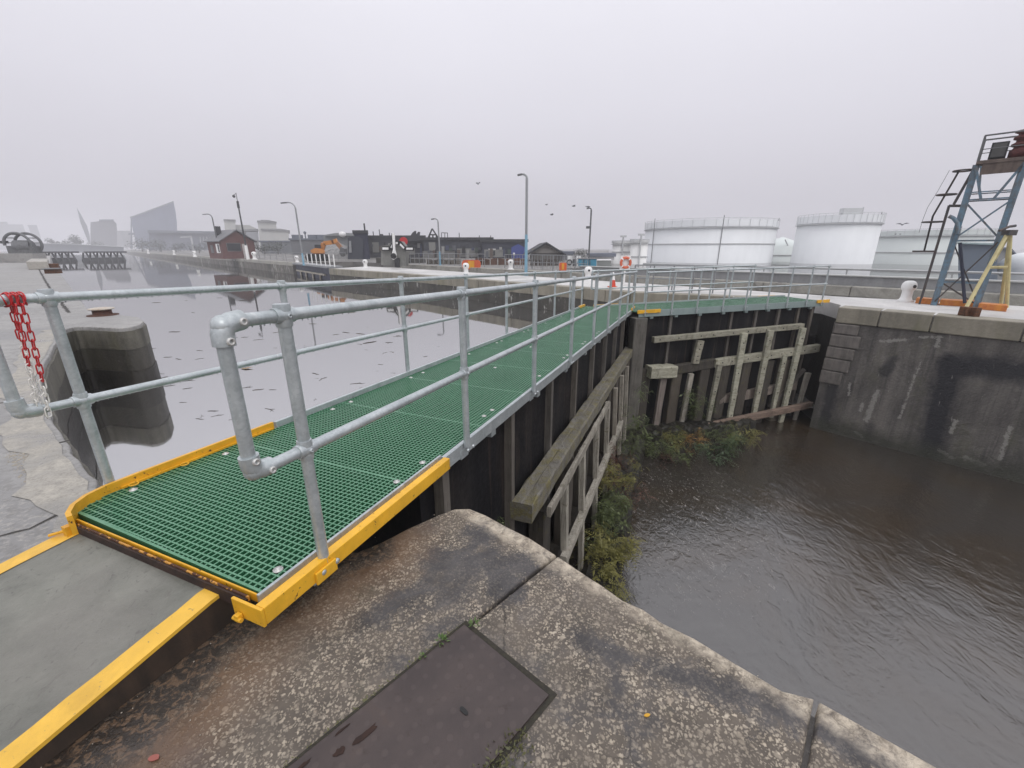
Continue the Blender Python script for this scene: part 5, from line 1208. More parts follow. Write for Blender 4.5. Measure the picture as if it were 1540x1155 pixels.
outline([(769,372),(779,367),(791,373),(791,391),(769,391)], 73.6, 3, 'blue_end', BLUEP, t); outline([(771.5,380),(774.5,380),(774.5,384),(771.5,384)], 73.4, .1, 'notice', WHITEP, t)
for u, h in ((691,350),(721,354),(738,354)):
    m = MB(); a = aty(u,362,80); z_ = aty(u,h,80).z; m.tube([Vector((a.x,a.y,0)), Vector((a.x,a.y,z_))], .08, 6)
    m.build('flue_pipe', GREY, label={691:'leftmost thin roof pipe above the truss shed',721:'thin roof pipe above the middle of the dark sheds',738:'thin roof pipe left of the blue end panel'}[u], cat='pipe', loc=Vector((a.x,a.y,0)))
# doors, openings and odd cladding sheets on the sheds
TINT = [B('sheet_%s' % n, c) for n, c in (('slate',(.10,.105,.12)),('brown',(.11,.085,.07)),('soot',(.018,.018,.020)),('pale',(.30,.30,.29)),('blue',(.05,.06,.11)),('green',(.06,.085,.07)))]
q = random.Random(31)
for (o_, u0, u1, y, v0, v1, n) in ((SHED_A,558,638,79.8,364,388,11),(SHED_B,640,738,77.8,368,390,15),(SHED_C,727,768,73.7,370,390,6)):
    for k in range(n):
        u = u0 + (u1-u0)*(k+q.uniform(.1,.7))/n; w_ = q.uniform(2,5.5); va = q.uniform(v0, v0+9); vb = min(v1, va + q.choice((4,7,12,18)))
        outline([(u,va),(u+w_,va),(u+w_,vb),(u,vb)], y - .02*k, .12, q.choice(('sheet','opening','door')), TINT[k % 6], o_)
for (ua, ub, va, vb, y, c_, lab, nm, cat) in ((715,795,388,397,44,(.13,.07,.05),'long low rusty brown stack behind the barred railing','steel_stack','stack'),(566,640,387,396,50,(.085,.08,.07),'low dull grey brown block wall behind the far railing left of the orange barrier','block_wall','wall'),(642,694,389,398,46,(.17,.155,.13),'low pale brown wall directly left of the orange mesh barrier','block_wall','wall'),(798,842,389,398,42,(.085,.07,.06),'dark brown low stack in front of the gabled shed','steel_stack','stack')):
    a, b_ = aty(ua,vb,y), aty(ub,vb,y); z1 = aty(ua,va,y).z; t = thing(nm, (a.x,y,0), lab, cat); mt_ = paint('stack_%d' % ua, c_, tuple(x*.45 for x in c_), .8, .8, .6); k = 7
    for i in range(k):
        x0 = a.x + (b_.x-a.x)*i/k; x1 = a.x + (b_.x-a.x)*(i+1)/k - .12; m = MB(); m.slab([(x0,y,0),(x1,y,0),(x1,y,z1*q.uniform(.75,1.05)),(x0,y,z1*q.uniform(.75,1.05))], (0,.8,0)); m.build('section', mt_, t)
# brown gabled building
t = bldg(797,845,382,58,14,'gabled_shed','brown grey gabled shed right of the tall blue lamp post','shed',B('brown_block',(.13,.125,.115)),None,[(818,377,30,5,B('pale_gable',(.26,.245,.225)),'panel')])
zr = aty(820,364,58).z; xa, xb = aty(796,380,58).x, aty(846,380,58).x; ze = aty(820,381,58).z
m = MB(); m.slab([(xa,57.9,ze),(xb,57.9,ze),((xa+xb)/2,57.9,zr-.15)], (0,.2,0)); m.build('gable', B('stone_gable', (.23,.215,.20)), t)
m = MB()
for sg, x in ((-1,xa),(1,xb)): m.slab([((xa+xb)/2,57.3,zr),(x+sg*.4,57.3,ze-.1),(x+sg*.4,57.3,ze-.32),((xa+xb)/2,57.3,zr-.25)], (0,15,0))
m.build('roof', CHAR2, t)
t = bldg(840,862,383,64,8,'shed','small grey lean-to shed at the right end of the gabled shed','shed',B('lean_grey',(.19,.195,.21)),SL)
outline([(842,376),(850,379),(860,383),(842,383)], 64, 8, 'upper_wall', B('lean_grey_b',(.17,.175,.19)), t)
# white machines, blue skip
def mach(px_list, y, label, u, cat='machine', name='pump_machine'):
    p = aty(u,397,y); p.z = 0; t = thing(name, p, label, cat)
    for nm, px, mt, dy, th in px_list: outline(px, y+dy, th, nm, mt, t)
    return t
t = mach([('cabinet',[(853,385),(861,385),(861,402),(853,402)],WHITEP,0,.8),('cabinet',[(867,385),(874,384.5),(874,402),(867,402)],WHITEP,.2,.8),('link',[(861,390),(867,389),(867,400),(861,400)],GREY,.3,.5)],35,'pair of white cabinets with a dark hand wheel left of the blue skip',863)
m = MB(); m.ring(aty(856.5,394.5,34.9), .19, .045, (0,1,0), 18, 6); m.build('hand_wheel', DARK, t)
t = mach([('tub',[(869,389.5),(897,389.5),(897,402),(872,402),(868,396)],paint('skip_blue',(.06,.27,.40),(.05,.19,.28),.5,3,.4),0,1.5),('rim',[(868,388.8),(898,388.8),(898,389.8),(868,389.8)],GREY,-.05,1.6)],33,'bright blue skip standing on the far lock side','884','skip','skip') if False else mach([('tub',[(869,389.5),(897,389.5),(897,403),(872,403),(868,396)],paint('skip_blue',(.06,.27,.40),(.05,.19,.28),.5,3,.4),0,1.5),('rim',[(868,388.8),(898,388.8),(898,389.8),(868,389.8)],GREY,-.05,1.6)],33,'bright blue skip standing on the far lock side',884,'skip','skip')
m = MB()
for u in (878,887): m.beam(aty(u,390,32.93), aty(u,402,32.93), .05, .05, (0,1,0))
m.build('stiffener', GREY, t)
t = mach([('body',[(898,391.5),(919,391.5),(919,404),(898,404)],B('grey_green_box',(.24,.25,.24)),0,2),('lid',[(897.5,391),(919.5,391),(919.5,391.8),(897.5,391.8)],WHITEP,-.05,2.1)],36,'grey green low container right of the blue skip',908,'container','container')
t = bldg(884,924,386,62,10,'shed','low pale shed with shallow roof behind the blue skip','shed',B('pale_low_shed',(.40,.40,.40)),SL)

# excavator
EY = 58; OR_ = paint('excavator_orange', (.55,.22,.045), (.38,.15,.04), .5, 1.5, .4); RD = paint('machine_red', (.34,.055,.05), (.22,.04,.04), .5, 1.5, .4)
p = aty(487,393,EY); p.z = 0
t = thing('excavator', p, 'orange excavator with bent arm working beyond the blue lock gate', 'excavator')
E_ = lambda u, v, d=0: aty(u, v, EY+d)
for dy in (-.9,.9):
    m = MB(); a = E_(466,391,dy); b2 = E_(490,391,dy); a.z = b2.z = .45; m.tube([a+Vector((0,-.3,0)), a+Vector((0,.3,0))], .45, 12); m.tube([b2+Vector((0,-.3,0)), b2+Vector((0,.3,0))], .45, 12); m.beam(a, b2, .6, .88); m.build('track', BLACK, t)
outline([(466,383),(476,380),(490,382),(490,390),(463,390)], EY-.7, 1.8, 'undercarriage', RD, t)
outline([(467,376),(474,373),(484,374),(489,378),(489,381),(470,381),(467,379)], EY-1, 2.2, 'engine_cover', OR_, t)
cb = outline([(473,368),(482,368),(483,374),(473,375)], EY-.9, 1.0, 'cab', DARK, t)
m = MB()
for a_, b2, w in (((484,376),(487,366),.55),((487,366),(502,364),.5),((500,364.5),(507,361.5),.5)): m.beam(E_(*a_), E_(*b2), .35, w, (0,1,0) if False else (0,0,1))
m.build('boom', OR_, t)
m = MB(); m.beam(E_(503,361), E_(514,374), .30, .48); m.build('arm', m_rust('arm_brown', (.22,.10,.05), (.42,.21,.10)), t)
m = MB(); m.slab([E_(512,371,-.5),(E_(518,374,-.5)),E_(518,382,-.5),E_(513,386,-.5),E_(510,380,-.5)], (0,1.0,0)); m.build('bucket', GREY, t)

# ------------------------------------------------------------------ storage tanks
TW = paint('tank_white', (.74,.76,.77), (.64,.66,.67), .6, .25, .35, bump=0); TG = paint('tank_pale_green', (.64,.69,.67), (.56,.60,.58), .6, .25, .3, bump=0); TR = paint('tank_rail', (.45,.46,.46), (.35,.36,.36), .6)
GB = -3.6
def tank(u0, u1, D, vtop, label, mt, rings=(), rail=1.3, ladder=None, vring=None):
    a = ray(u0, 374); b_ = ray(u1, 374); a.z = b_.z = 0; a.normalize(); b_.normalize(); mid = (a+b_).normalized(); dist_ = D/mid.y; c = mid*dist_; c.z = GB; rr = dist_*math.sin(math.acos(min(1,a.dot(b_)))/2)
    h = aty((u0+u1)/2, vtop, D-rr*.0).z - GB
    t = thing('storage_tank', c, label, 'storage tank', 'white storage tanks')
    m = MB(); m.lathe([(rr,0),(rr,h),(rr*.5,h+rr*.03),(0,h+rr*.05)], c, 72); m.build('shell', mt, t)
    m = MB(); m.lathe([(rr+.1,0),(rr+.35,.04),(rr+.35,.12),(rr+.1,.16)], c+Vector((0,0,h-.28)), 72); m.build('top_girder', TR, t)
    for vz in rings:
        z = aty((u0+u1)/2, vz, D-rr).z - GB; m = MB(); m.lathe([(rr+.02,z-.10),(rr+.14,z-.10),(rr+.14,z+.10),(rr+.02,z+.10)], c, 72); m.build('wind_girder', TR, t)
    m = MB(); n = 40
    m.ring(c+Vector((0,0,h+rail)), rr+.2, .05, (0,0,1), 72, 5); m2 = MB(); m2.lathe([(rr+.10,h+.01),(rr+.11,h+rail*.82)], c, 72); m2.build('rim_band', mt, t)
    for k in range(n): a_ = 2*math.pi*k/n; x = Vector((math.cos(a_)*(rr+.2), math.sin(a_)*(rr+.2), 0)); m.tube([c+x+Vector((0,0,h)), c+x+Vector((0,0,h+rail))], .04, 4, False)
    m.build('guard_rail', paint('rail_pale', (.55,.57,.58), (.45,.45,.45), .6), t)
    for fx in (ladder or ()):
        an = math.acos(max(-1,min(1,fx))); x = Vector((math.cos(an)*(rr+.12), -math.sin(an)*(rr+.12), 0)); m = MB()
        m.tube([c+x, c+x+Vector((0,0,h+rail*1.3))], .07, 6); m.build('vertical_pipe', GREY, t)
    return t, c, rr, h
tank(968,1164,105,344.5,'widest white storage tank, with one dark vertical pipe on its wall',TW,(366.5,),1.6,(-.22,.93,-.97))
t2, c2, r2, h2 = tank(1192,1318,92,337,'tall plain white storage tank between the two lower tanks',TW,(),1.7,(.97,))
m = MB(); a = c2+Vector((-r2*.1,-r2*.5,h2)); m.box(a+Vector((0,0,1.6)), (3.5,1.2,2.2)); m.tube([a+Vector((-3,0,0)),a+Vector((-1.6,0,2.2))], .1, 6); m.tube([a+Vector((2.4,0,0)),a+Vector((2.4,0,2.9))], .1, 6); m.build('roof_hatch', TR, t2)
tank(1300,1490,100,355,'pale greenish white storage tank at right behind the rusty tower',TG,(380,),1.2,(-.28,))
t = thing('storage_tank', (aty(1174,374,118).x,118,0), 'low white cone roofed tank in the gap between the two bigger tanks', 'storage tank', 'white storage tanks')
c = aty(1174,374,118); c.z = GB; zt = aty(1174,370,118).z-GB; za = aty(1165,362,118).z-GB; m = MB(); m.lathe([(6.5,0),(6.5,zt),(0,za+1)], c, 40); m.build('shell', TG, t)
m = MB(); m.lathe([(6.52,0),(6.65,0),(6.65,.25),(6.52,.25)], c+Vector((0,0,aty(1174,384,118).z-GB)), 40); m.build('wind_girder', TR, t)
m = MB(); a = aty(1187,374,112); m.tube([Vector((a.x,a.y,GB)), a, a+Vector((-1.5,0,2.2))], .15, 6); m.build('stair_pipe', TR, t)
for (u0,u1,vt,y,lab,rg) in ((948,974,364,86,'short white tank with dark rim just left of the widest tank',386),(921,949,366,90,'small leftmost white tank with a vent post',379)):
    tt, c, rr, h = tank(u0,u1,y,vt,lab,paint('tank_warm_%d'%u0,(.78,.78,.76),(.7,.7,.68),.6,.3,.3,bump=0),(rg,),.5)
    m = MB(); a = c+Vector((-rr*.2,-rr,h)); m.tube([a+Vector((0,-.3,-h+.2)), a+Vector((0,-.3,1.2))], .16, 8); m.box(a+Vector((0,-.3,1.3)), (1.1,.6,.35)); m.build('vent_post', TR, tt)
# pipe rail on tank bund and white boxes
a, b_ = Vector((8.6,28.5,0)), Vector((41,-5,0)); 
t = thing('pipe_run', (a+b_)/2, 'thin pale pipe running along below the white tanks', 'pipe')
m = MB(); m.tube([a+Vector((0,0,.62)), b_+Vector((0,0,.62))], .05, 8); m.build('pipe', TR, t)
m = MB()
for k in range(14): p = a.lerp(b_, k/13); m.tube([p, p+Vector((0,0,.6))], .035, 6)
m.build('support', TR, t)
if 0: a, b_ = aty(880,384,76), aty(1640,384,60); a.z = b_.z = 0
if 0: t = thing('compound_wall', (a+b_)/2, 'long pale compound wall at the foot of the white tanks', 'wall')

# blue grey cabin and white vessel at right edge
t = thing('site_cabin', aty(1470,400,24)*1, 'dark blue grey cabin on the far bank behind the tower legs', 'cabin'); 
outline([(1441,366),(1500,368),(1500,428),(1441,428)], 24, 3, 'body', B('cabin_blue',(.10,.125,.16)), t); outline([(1439,364),(1502,366),(1502,368.5),(1439,366.5)], 23.8, 3.4, 'roof', paint('cabin_rail',(.28,.36,.37),None,.5), t)
t = thing('shed', aty(1490,400,28)*1, 'grey sloped shed seen through the yellow tripod', 'shed')
outline([(1490,372),(1520,374),(1530,385),(1530,430),(1490,430)], 27.5, 2, 'wall', B('olive_grey',(.23,.235,.235)), t); outline([(1489,370.5),(1521,372.5),(1531,384),(1530,386),(1519,375),(1489,373)], 27.3, 2.4, 'roof', SL, t)
c = aty(1545,400,25); c.z = 0; t = thing('pressure_vessel', c, 'white round ended vessel at the right edge of the far bank', 'tank')
zc = aty(1540,402,25).z; m = MB(); m.ball((c.x,c.y,zc), .85, 24, 14, (1.1,1.6,1)); m.build('shell', TW, t); m = MB(); m.box((c.x,c.y,(zc-.5)/2), (1.0,1.6,zc-.5)); m.build('saddle', GREY, t)

# ------------------------------------------------------------------ rusty signal tower on the right quay
TBL = paint('tower_blue', (.13,.23,.31), (.12,.10,.09), .55, 6, .6); TDK = paint('tower_dark', (.045,.05,.055), (.09,.06,.05), .55, 5, .6); ORP = paint('orange_plate', (.62,.24,.035), (.40,.10,.04), .55, 5, .5)
L0 = onz(1404,459,IZ); tb = onz(1437,461,IZ); tb.z = 0; tb.normalize(); ta = Vector((tb.y, -tb.x, 0))
d_ = ray(1472,462); tw_ = -(L0.x*d_.y-L0.y*d_.x)/(ta.x*d_.y-ta.y*d_.x); tw_ *= .94; td = tw_*.6
def colz(p, v):                     # height at which the upright at p crosses image row v
    q = (577.5-v)/FPX; return EYE + p.y*(q*CP-SP)/(CP+q*SP)
def TP(a, b, z): p = L0 + ta*a + tb*b; return Vector((p.x, p.y, z))
def tpx(u, v, off=0.0):             # point of the tower's front plane (moved back by off) behind a pixel
    d = ray(u, v); o = L0 + tb*off; k = o.dot(tb)/d.dot(tb); p = d*k; return Vector((p.x, p.y, p.z+EYE))
TZ = colz(L0, 248)
t = thing('signal_tower', TP(tw_/2, td/2, IZ), 'rusty blue steel signal tower with caged ladder on the right quay', 'tower')
legs = [(0,0),(tw_,0),(tw_,td),(0,td)]
for i, (a, b) in enumerate(legs):
    m = MB(); m.beam(TP(a,b,IZ), TP(a,b,TZ), .15 if i < 2 else .11, .12, tb); m.build('leg', TBL, t)
def br(a, b, w=.05, mt=TBL, nm='brace'): m = MB(); m.beam(a, b, w, w, tb); return m.build(nm, mt, t)
zm, zu, zt_, zl_ = colz(L0,362), colz(L0,301), colz(L0,290), colz(L0,424)
for k in range(4):
    (a0,b0), (a1,b1) = legs[k], legs[(k+1)%4]
    o = -.05 if k == 0 else .0
    br(TP(a0,b0+o,zm), TP(a1,b1+o,zm), .045); br(TP(a0,b0+o,zu), TP(a1,b1+o,zu), .035); br(TP(a0,b0+o,zt_), TP(a1,b1+o,zt_), .03)
    br(TP(a0,b0+o,zl_), TP(a1,b1+o,zl_), .03)
    if k in (0,):
        br(TP(a0,b0+o-.03,zm+.05), TP(a1,b1+o-.03,zu-.05), .042); br(TP(a0,b0+o+.06,zu-.05), TP(a1,b1+o+.06,zm+.05), .042)
    if k in (0,2):
        br(TP(a0,b0+o-.02,IZ+.12), TP(a1,b1+o-.02,zm-.05), .036, TDK)
        if k == 0: br(TP(a0,b0+o+.05,zl_), TP(a1,b1+o+.05,IZ+.1), .04, TDK)
for a, e in ((0,.30),(tw_,-.36)): br(TP(a,-.07,TZ-.05), TP(a+e,-.07,zu+.0), .06)
for a, e in ((.1,.12),): br(TP(a,-.07,TZ-.05), TP(a+e,-.07,zt_), .045)
m = MB()
def tblk(m, a0, a1, b0, b1, z0, z1): return m.hexa([TP(a0,b0,z0),TP(a1,b0,z0),TP(a1,b1,z0),TP(a0,b1,z0),TP(a0,b0,z1),TP(a1,b0,z1),TP(a1,b1,z1),TP(a0,b1,z1)])
tblk(m, -.02, tw_+.12, -.12, td+.15, TZ, TZ+.09); tblk(m, .12, tw_-.02, -.10, -.05, TZ-.28, TZ-.003)
m.build('platform', paint('platform_brown', (.15,.115,.095), (.07,.05,.045), .7, 5, .5), t)
m = MB(); rz_ = colz(TP(0,0,0), 206) + .02
for a, b in ((0,-.1),(tw_+.1,-.1),(0,td+.1),(tw_+.1,td+.1)): m.tube([TP(a,b,TZ+.08), TP(a,b,rz_)], .026, 8)
for zz in (rz_, TZ+(rz_-TZ)*.52):
    m.tube([TP(0,td+.1,zz), TP(0,-.1,zz), TP(tw_+.1,-.1,zz), TP(tw_+.1,td+.1,zz), TP(0,td+.1,zz)], .022 if zz == rz_ else .012, 8)
m.build('guard_rail', GREY, t)
c = TP(tw_*.38, .25, TZ+.09); m = MB()
tblk(m, tw_*.38-.17, tw_*.38+.17, .15, .35, TZ+.14, TZ+.56); m.build('signal_box', DARK, t, bevel=.015)
m = MB(); tblk(m, tw_*.38-.13, tw_*.38+.13, .135, .149, TZ+.18, TZ+.52); m.build('signal_lens', paint('dull_lens', (.10,.10,.095), (.05,.05,.05), .35), t)
rl = m_rust('lamp_maroon', (.055,.018,.018), (.16,.05,.045)); m = MB(); c = TP(tw_*.84, .3, TZ+.09)
m.lathe([(.14,0),(.16,.03),(.22,.05),(.22,.22),(.17,.26),(.15,.30),(.22,.33),(.22,.38),(.15,.42),(.14,.47),(.21,.50),(.21,.55),(.14,.59),(.14,.63),(.22,.67),(.20,.71),(.0,.74)], c, 18); m.build('signal_lamp', rl, t)
# ladder: stringers jogging towards the tower, with hoops
def seg_(m, pts, w=.05, back=.34):
    for o in (0, back):
        for i in range(len(pts)-1): m.beam(pts[i]+tb*o, pts[i+1]+tb*o, w, w, tb)
m = MB(); A0 = tpx(1383,456); A0.z = IZ; seg_(m, [A0, tpx(1427,309), tpx(1449,309)]); seg_(m, [tpx(1434,307), tpx(1463,256)])
for k in range(1,11):
    p = A0.lerp(tpx(1427,309), k/11); m.tube([p, p+tb*.34], .013, 6)
m.build('ladder', TDK, t)
m = MB()
for (ua, ub, v) in ((1433,1463,257),(1408,1438,293),(1386,1418,334)):
    p, q = tpx(ua,v), tpx(ub,v); q.z = p.z; m.ring((p+q)/2 + tb*.17, (q-p).length/2, .024, (0,0,1), 24, 6)
seg_(m, [tpx(1372,378), tpx(1406,378)]); seg_(m, [tpx(1390,377), tpx(1403,325), tpx(1443,256)], .045, 0)
m.build('hoop_cage', TDK, t)
m = MB(); m.tube([tpx(1427,325,-.1), tpx(1434,328,-.1), tpx(1440,336,-.1), tpx(1441,352,-.1)], .05, 8); m.build('bent_pipe', TBL, t)
m = MB(); m.tube([tpx(1428,256), tpx(1410,288), tpx(1395,312), tpx(1388,330), tpx(1382,350)], .006, 5); m.build('wire', GREY, t)
m = MB(); m.tube([tpx(1444,365,-.1), tpx(1451,456,-.1)], .04, 8); m.build('cable_pipe', paint('navy_pipe', (.025,.03,.055), None, .5), t)
for (u0, v0, u1, v1) in ((1376,456,1410,459),(1412,459,1464,462),(1470,465,1513,469)):
    A, C = onz(u0,v0,IZ), onz(u1,v1,IZ); e = tb*.55; h = Vector((0,0,.17)); m = MB(); m.hexa([A, C, C+e, A+e, A+h, C+h, C+e+h, A+e+h]); m.build('base_plate', ORP, t, bevel=.01)
CR = paint('cream_steel', (.58,.51,.26), (.36,.30,.15), .5, 6, .4)
ap = tpx(1518,350,-.45); t = thing('tripod_davit', (ap.x-.2,ap.y,IZ), 'cream yellow steel tripod davit bolted to the quay beside the signal tower', 'davit')
for (u, v) in ((1450,469),(1504,463),(1513,465),(1459,455)):
    p = onz(u, v, IZ); p.z = IZ+.05; m = MB(); m.tube([p, ap+Vector((rnd.uniform(-.04,.04),0,0))], .045, 10); m.build('leg', CR, t)
m = MB(); m.tube([tpx(1488,402,-.42), tpx(1515,402,-.42)], .04, 8); m.build('cross_bar', CR, t)
m = MB(); m.box(ap, (.22,.2,.14)); m.tube([ap+Vector((-.3,0,.05)), ap+Vector((-.05,0,.16)), ap+Vector((.1,0,.18))], .035, 8); m.build('head', TDK, t)
for (u, v) in ((1449,475),(1463,476)):
    p = onz(u, v, IZ); m = MB(); m.box(p+Vector((0,0,.12)), (.16,.2,.24)); m.build('foot', RUST, t, bevel=.02)


# ------------------------------------------------------------------ gulls
GUL = paint('gull_grey', (.17,.175,.19), (.10,.10,.11), .7, 9, .4)
def gull(p, s, rz, label, flap=.35, perched=False):
    p = Vector(p); b = MB(); q_ = Matrix.Rotation(rz, 3, 'Z')
    b.lathe([(.0,-.22),(.035,-.18),(.075,-.05),(.08,.04),(.055,.13),(.05,.17),(.03,.21),(.008,.25)], (0,0,0), 10, (1,0,.1))
    b.slab([(-.18,.04,0),(-.33,.07,0),(-.33,-.07,0),(-.18,-.04,0)], (0,0,.015))
    if not perched:
        for sg in (-1,1): b.slab([(.09,sg*.04,.03),(.13,sg*.30,.03+flap*.5),(.0,sg*.68,flap*.35),(-.06,sg*.60,flap*.38),(-.05,sg*.30,.02+flap*.45),(-.08,sg*.04,.03)], (0,0,.018))
    else:
        b.slab([(.08,-.085,.02),(-.30,-.05,.01),(-.30,.05,.01),(.08,.085,.02)], (0,0,.03)); b.tube([(.0,.03,-.06),(.0,.03,-.17)], .01, 5); b.tube([(.0,-.03,-.06),(.0,-.03,-.17)], .01, 5)
    b.v = [p + (q_ @ v)*s for v in b.v]
    return b.build('gull', GUL, label=label, cat='gull', loc=p, group='gulls over the lock')
for (u, v, y, s, rz, lab, fl) in ((719,277,34,.36,.9,'dark gull flying highest, left of the tall blue lamp post',.7),(822,308,48,.55,.3,'faint gull flying just right of the tall lamp post, upper of a pair',.2),(830,323,42,.7,.2,'faint gull flying right of the tall lamp post, lower of a pair',.25),(863,310,42,.7,.1,'gull flying level with the slim lamp lantern on its left',.2),(1357,338,40,.75,.4,'gull flying above the pale greenish tank',.35)):
    gull(aty(u,v,y), s, rz, lab, fl)
pz = aty(884.5,311,44); gull(pz + Vector((0,0,0)), 1.0, .4, 'gull perched on the lantern of the dark slim lamp post', 0, True)
for u, lab in ((1347,'left of two gulls perched on the rim of the pale greenish tank'),(1354,'right of two gulls perched on the rim of the pale greenish tank')):
    gull(aty(u,352,88), 1.1, .3, lab, 0, True)

# ------------------------------------------------------------------ trees far off
def tree(p, h, w, label, seed, mt, n=520):
    q = random.Random(seed); p = Vector(p); t = thing('tree', p, label, 'tree', 'misty trees on the far bank')
    m = MB(); m.tube([p, p+Vector((w*.02,0,h*.3)), p+Vector((0,0,h*.55))], [h*.035,h*.028,h*.015], 8)
    for k in range(5): a_ = q.uniform(0,6.28); m.tube([p+Vector((0,0,h*.28+k*h*.05)), p+Vector((math.cos(a_)*w*.3, math.sin(a_)*w*.3, h*.6))], [h*.015,h*.005], 6)
    m.build('trunk', PILE, t)
    b = MB(); lobes = [(Vector((q.uniform(-.34,.34)*w, q.uniform(-.3,.3)*w, h*q.uniform(.32,.8))), q.uniform(.16,.30)*w) for _ in range(11)]
    for i in range(n):
        c_, r_ = q.choice(lobes); d = Vector((q.gauss(0,1),q.gauss(0,1),q.gauss(0,.8))).normalized()*r_*q.uniform(.55,1.05)
        b.leaf(p+c_+d, (q.uniform(-1,1),q.uniform(-1,1),q.uniform(-.6,.6)), (q.uniform(-1,1),q.uniform(-1,1),1), h*q.uniform(.07,.14), h*q.uniform(.05,.09))
    b.build('crown', mt, t); return t
TL_ = m_leaf('misty_leaf', (.030,.040,.028), (.055,.065,.045)); k = 0
for (u, vt, y, wpx, lab) in ((120,352,330,18,'round tree standing just left of the sail spire'),(100,357,340,16,'low tree left of the round tree by the sail spire'),(82,357,350,14,'small low tree nearest the faint narrow tower'),(146,362,300,24,'tree clump below the round shouldered building'),(215,358,260,30,'wide tree at the foot of the slanting shard'),(243,361,240,26,'tree in front of the long low building, left end'),(300,366,160,26,'tree below the long low building near the hut'),(398,364,130,24,'tree right of the brick hut, first of the row'),(418,364,125,26,'tree right of the brick hut, last of the row'),(872,374,60,19,'rounded grey tree behind the slim dark lamp post'),(265,366,200,24,'tree below the right half of the long building')):
    k += 1; p = aty(u, 380, y); p.z = 0; s_ = y*1.2/FPX; tree(p, aty(u,vt,y).z, wpx*s_*.9, lab, 40+k, TL_)

# ------------------------------------------------------------------ plants on the gates
def fern(c, r, h, n, mt, label, seed, droop=.5, name='fern_clump', cat='fern', Lf=(.10,.26), group='plants on the gate timbers'):
    """straggly growth: several tufts of arching fronds and stalks of unequal size, some hanging"""
    q = random.Random(seed); c = Vector(c); b = MB()
    tufts = [(c + Vector((q.gauss(0,.62)*r, q.gauss(0,.62)*r, q.gauss(0,.5)*h)), q.uniform(.5,1.35)) for _ in range(7)]
    for i in range(n):
        o, s_ = q.choice(tufts); p = o + Vector((q.gauss(0,.22)*r, q.gauss(0,.22)*r, q.gauss(0,.24)*h))
        a_ = q.uniform(0,6.28); dr = Vector((math.cos(a_), math.sin(a_), q.uniform(-1.1,.8)-droop*.35)).normalized(); L = q.uniform(*Lf)*s_
        k = i % 9
        if k < 3:           # arching frond with paired leaflets
            s = dr.cross(Vector((0,0,1)));
            if s.length < .01: continue
            s.normalize(); LL = L*1.7
            for j in range(7):
                x = p + dr*LL*j/7 + Vector((0,0,-.5*LL*(j/7)**2))
                for sg in (-1,1): b.leaf(x, s*sg + dr*.6 + Vector((0,0,q.uniform(-.5,.1))), (0,0,1), LL*.26*(1.1-j/8), LL*.07)
        elif k < 5:         # bare stalk
            e = p + dr*L*1.9 + Vector((0,0,-.3*L)); b.tube([p, (p+e)/2 + Vector((0,0,L*.25)), e], .004, 3, False)
        else: b.leaf(p, dr, (q.uniform(-.8,.8),q.uniform(-.8,.8),1), L*q.uniform(.4,1.1), L*q.uniform(.12,.34))
    return b.build(name, mt, label=label, cat=cat, loc=c, group=group)
def fz(u, v, z): return onz(u, v, z)
SM = (.06,.15)
fern(fz(922,845,-3.75), .40, .34, 550, MOSSG, 'lowest golden fern clump hanging over the water by the near coping', 1, Lf=(.07,.17))
fern(fz(904,815,-3.55), .34, .40, 450, MOSSG, 'golden green fern clump just above the lowest one', 2, Lf=SM)
fern(fz(915,785,-3.5), .36, .38, 400, FERN, 'dark green fern clump in the middle of the left gate foot', 3, Lf=SM)
fern(fz(922,750,-3.45), .32, .34, 325, FERN, 'green fern clump beside the foaming water', 4, Lf=SM)
fern(fz(924,718,-3.1), .36, .26, 350, MOSSG, 'yellow green mossy clump on the left gate posts', 5, Lf=SM)
fern(fz(938,738,-3.5), .3, .30, 210, DOCKR, 'reddish brown dead dock plants on the left gate foot', 6, name='dock_clump', cat='plant', Lf=SM)
fern(fz(932,695,-2.9), .36, .34, 230, DOCKR, 'brown withered plants high on the left gate posts', 7, name='dock_clump', cat='plant', Lf=SM)
fern(fz(944,648,-2.5), .34, .55, 350, FERN, 'green bush hanging between the left gate and the mitre post', 8, Lf=(.07,.17))
def f2(u, v, off=.3): 
    d = ray(u, v); k = ((F2.o - F2.n*off).dot(F2.n)) / d.dot(F2.n); p = d*k; return Vector((p.x, p.y, p.z+EYE))
fern(f2(1046,602), .34, .42, 250, FERN, 'leafy plant growing between the upper posts of the right gate leaf', 9, Lf=(.08,.2))
fern(f2(1030,648,.5), .62, .30, 350, FERN, 'broad green clump low on the right gate leaf', 10, Lf=(.08,.2))
fern(fz(1022,664,-3.75), .42, .28, 300, MOSSG, 'golden mossy clump below the broad green one on the right gate', 11, Lf=SM)
fern(fz(1040,662,-3.75), .24, .30, 175, m_leaf('orange_leaf', (.17,.085,.02), (.25,.14,.03)), 'orange brown withered clump on the right gate leaf', 12, name='dock_clump', cat='plant', Lf=SM)
fern(fz(1085,655,-3.8), .5, .26, 330, FERN, 'wide green plant spreading at the right gate foot', 13, Lf=(.08,.2))
fern(fz(1087,684,-3.95), .50, .34, 450, m_leaf('deep_fern', (.03,.055,.022), (.06,.095,.038)), 'dark green plant trailing down to the water from the right gate', 14, .9, Lf=(.08,.2))
fern(fz(985,668,-3.8), .36, .46, 300, FERN, 'green plant at the foot of the pinkish post by the mitre', 15, Lf=(.08,.18))
fern(fz(1118,654,-3.75), .45, .24, 250, MOSSG, 'mossy clump on the red brown rail of the right gate', 16, Lf=SM)
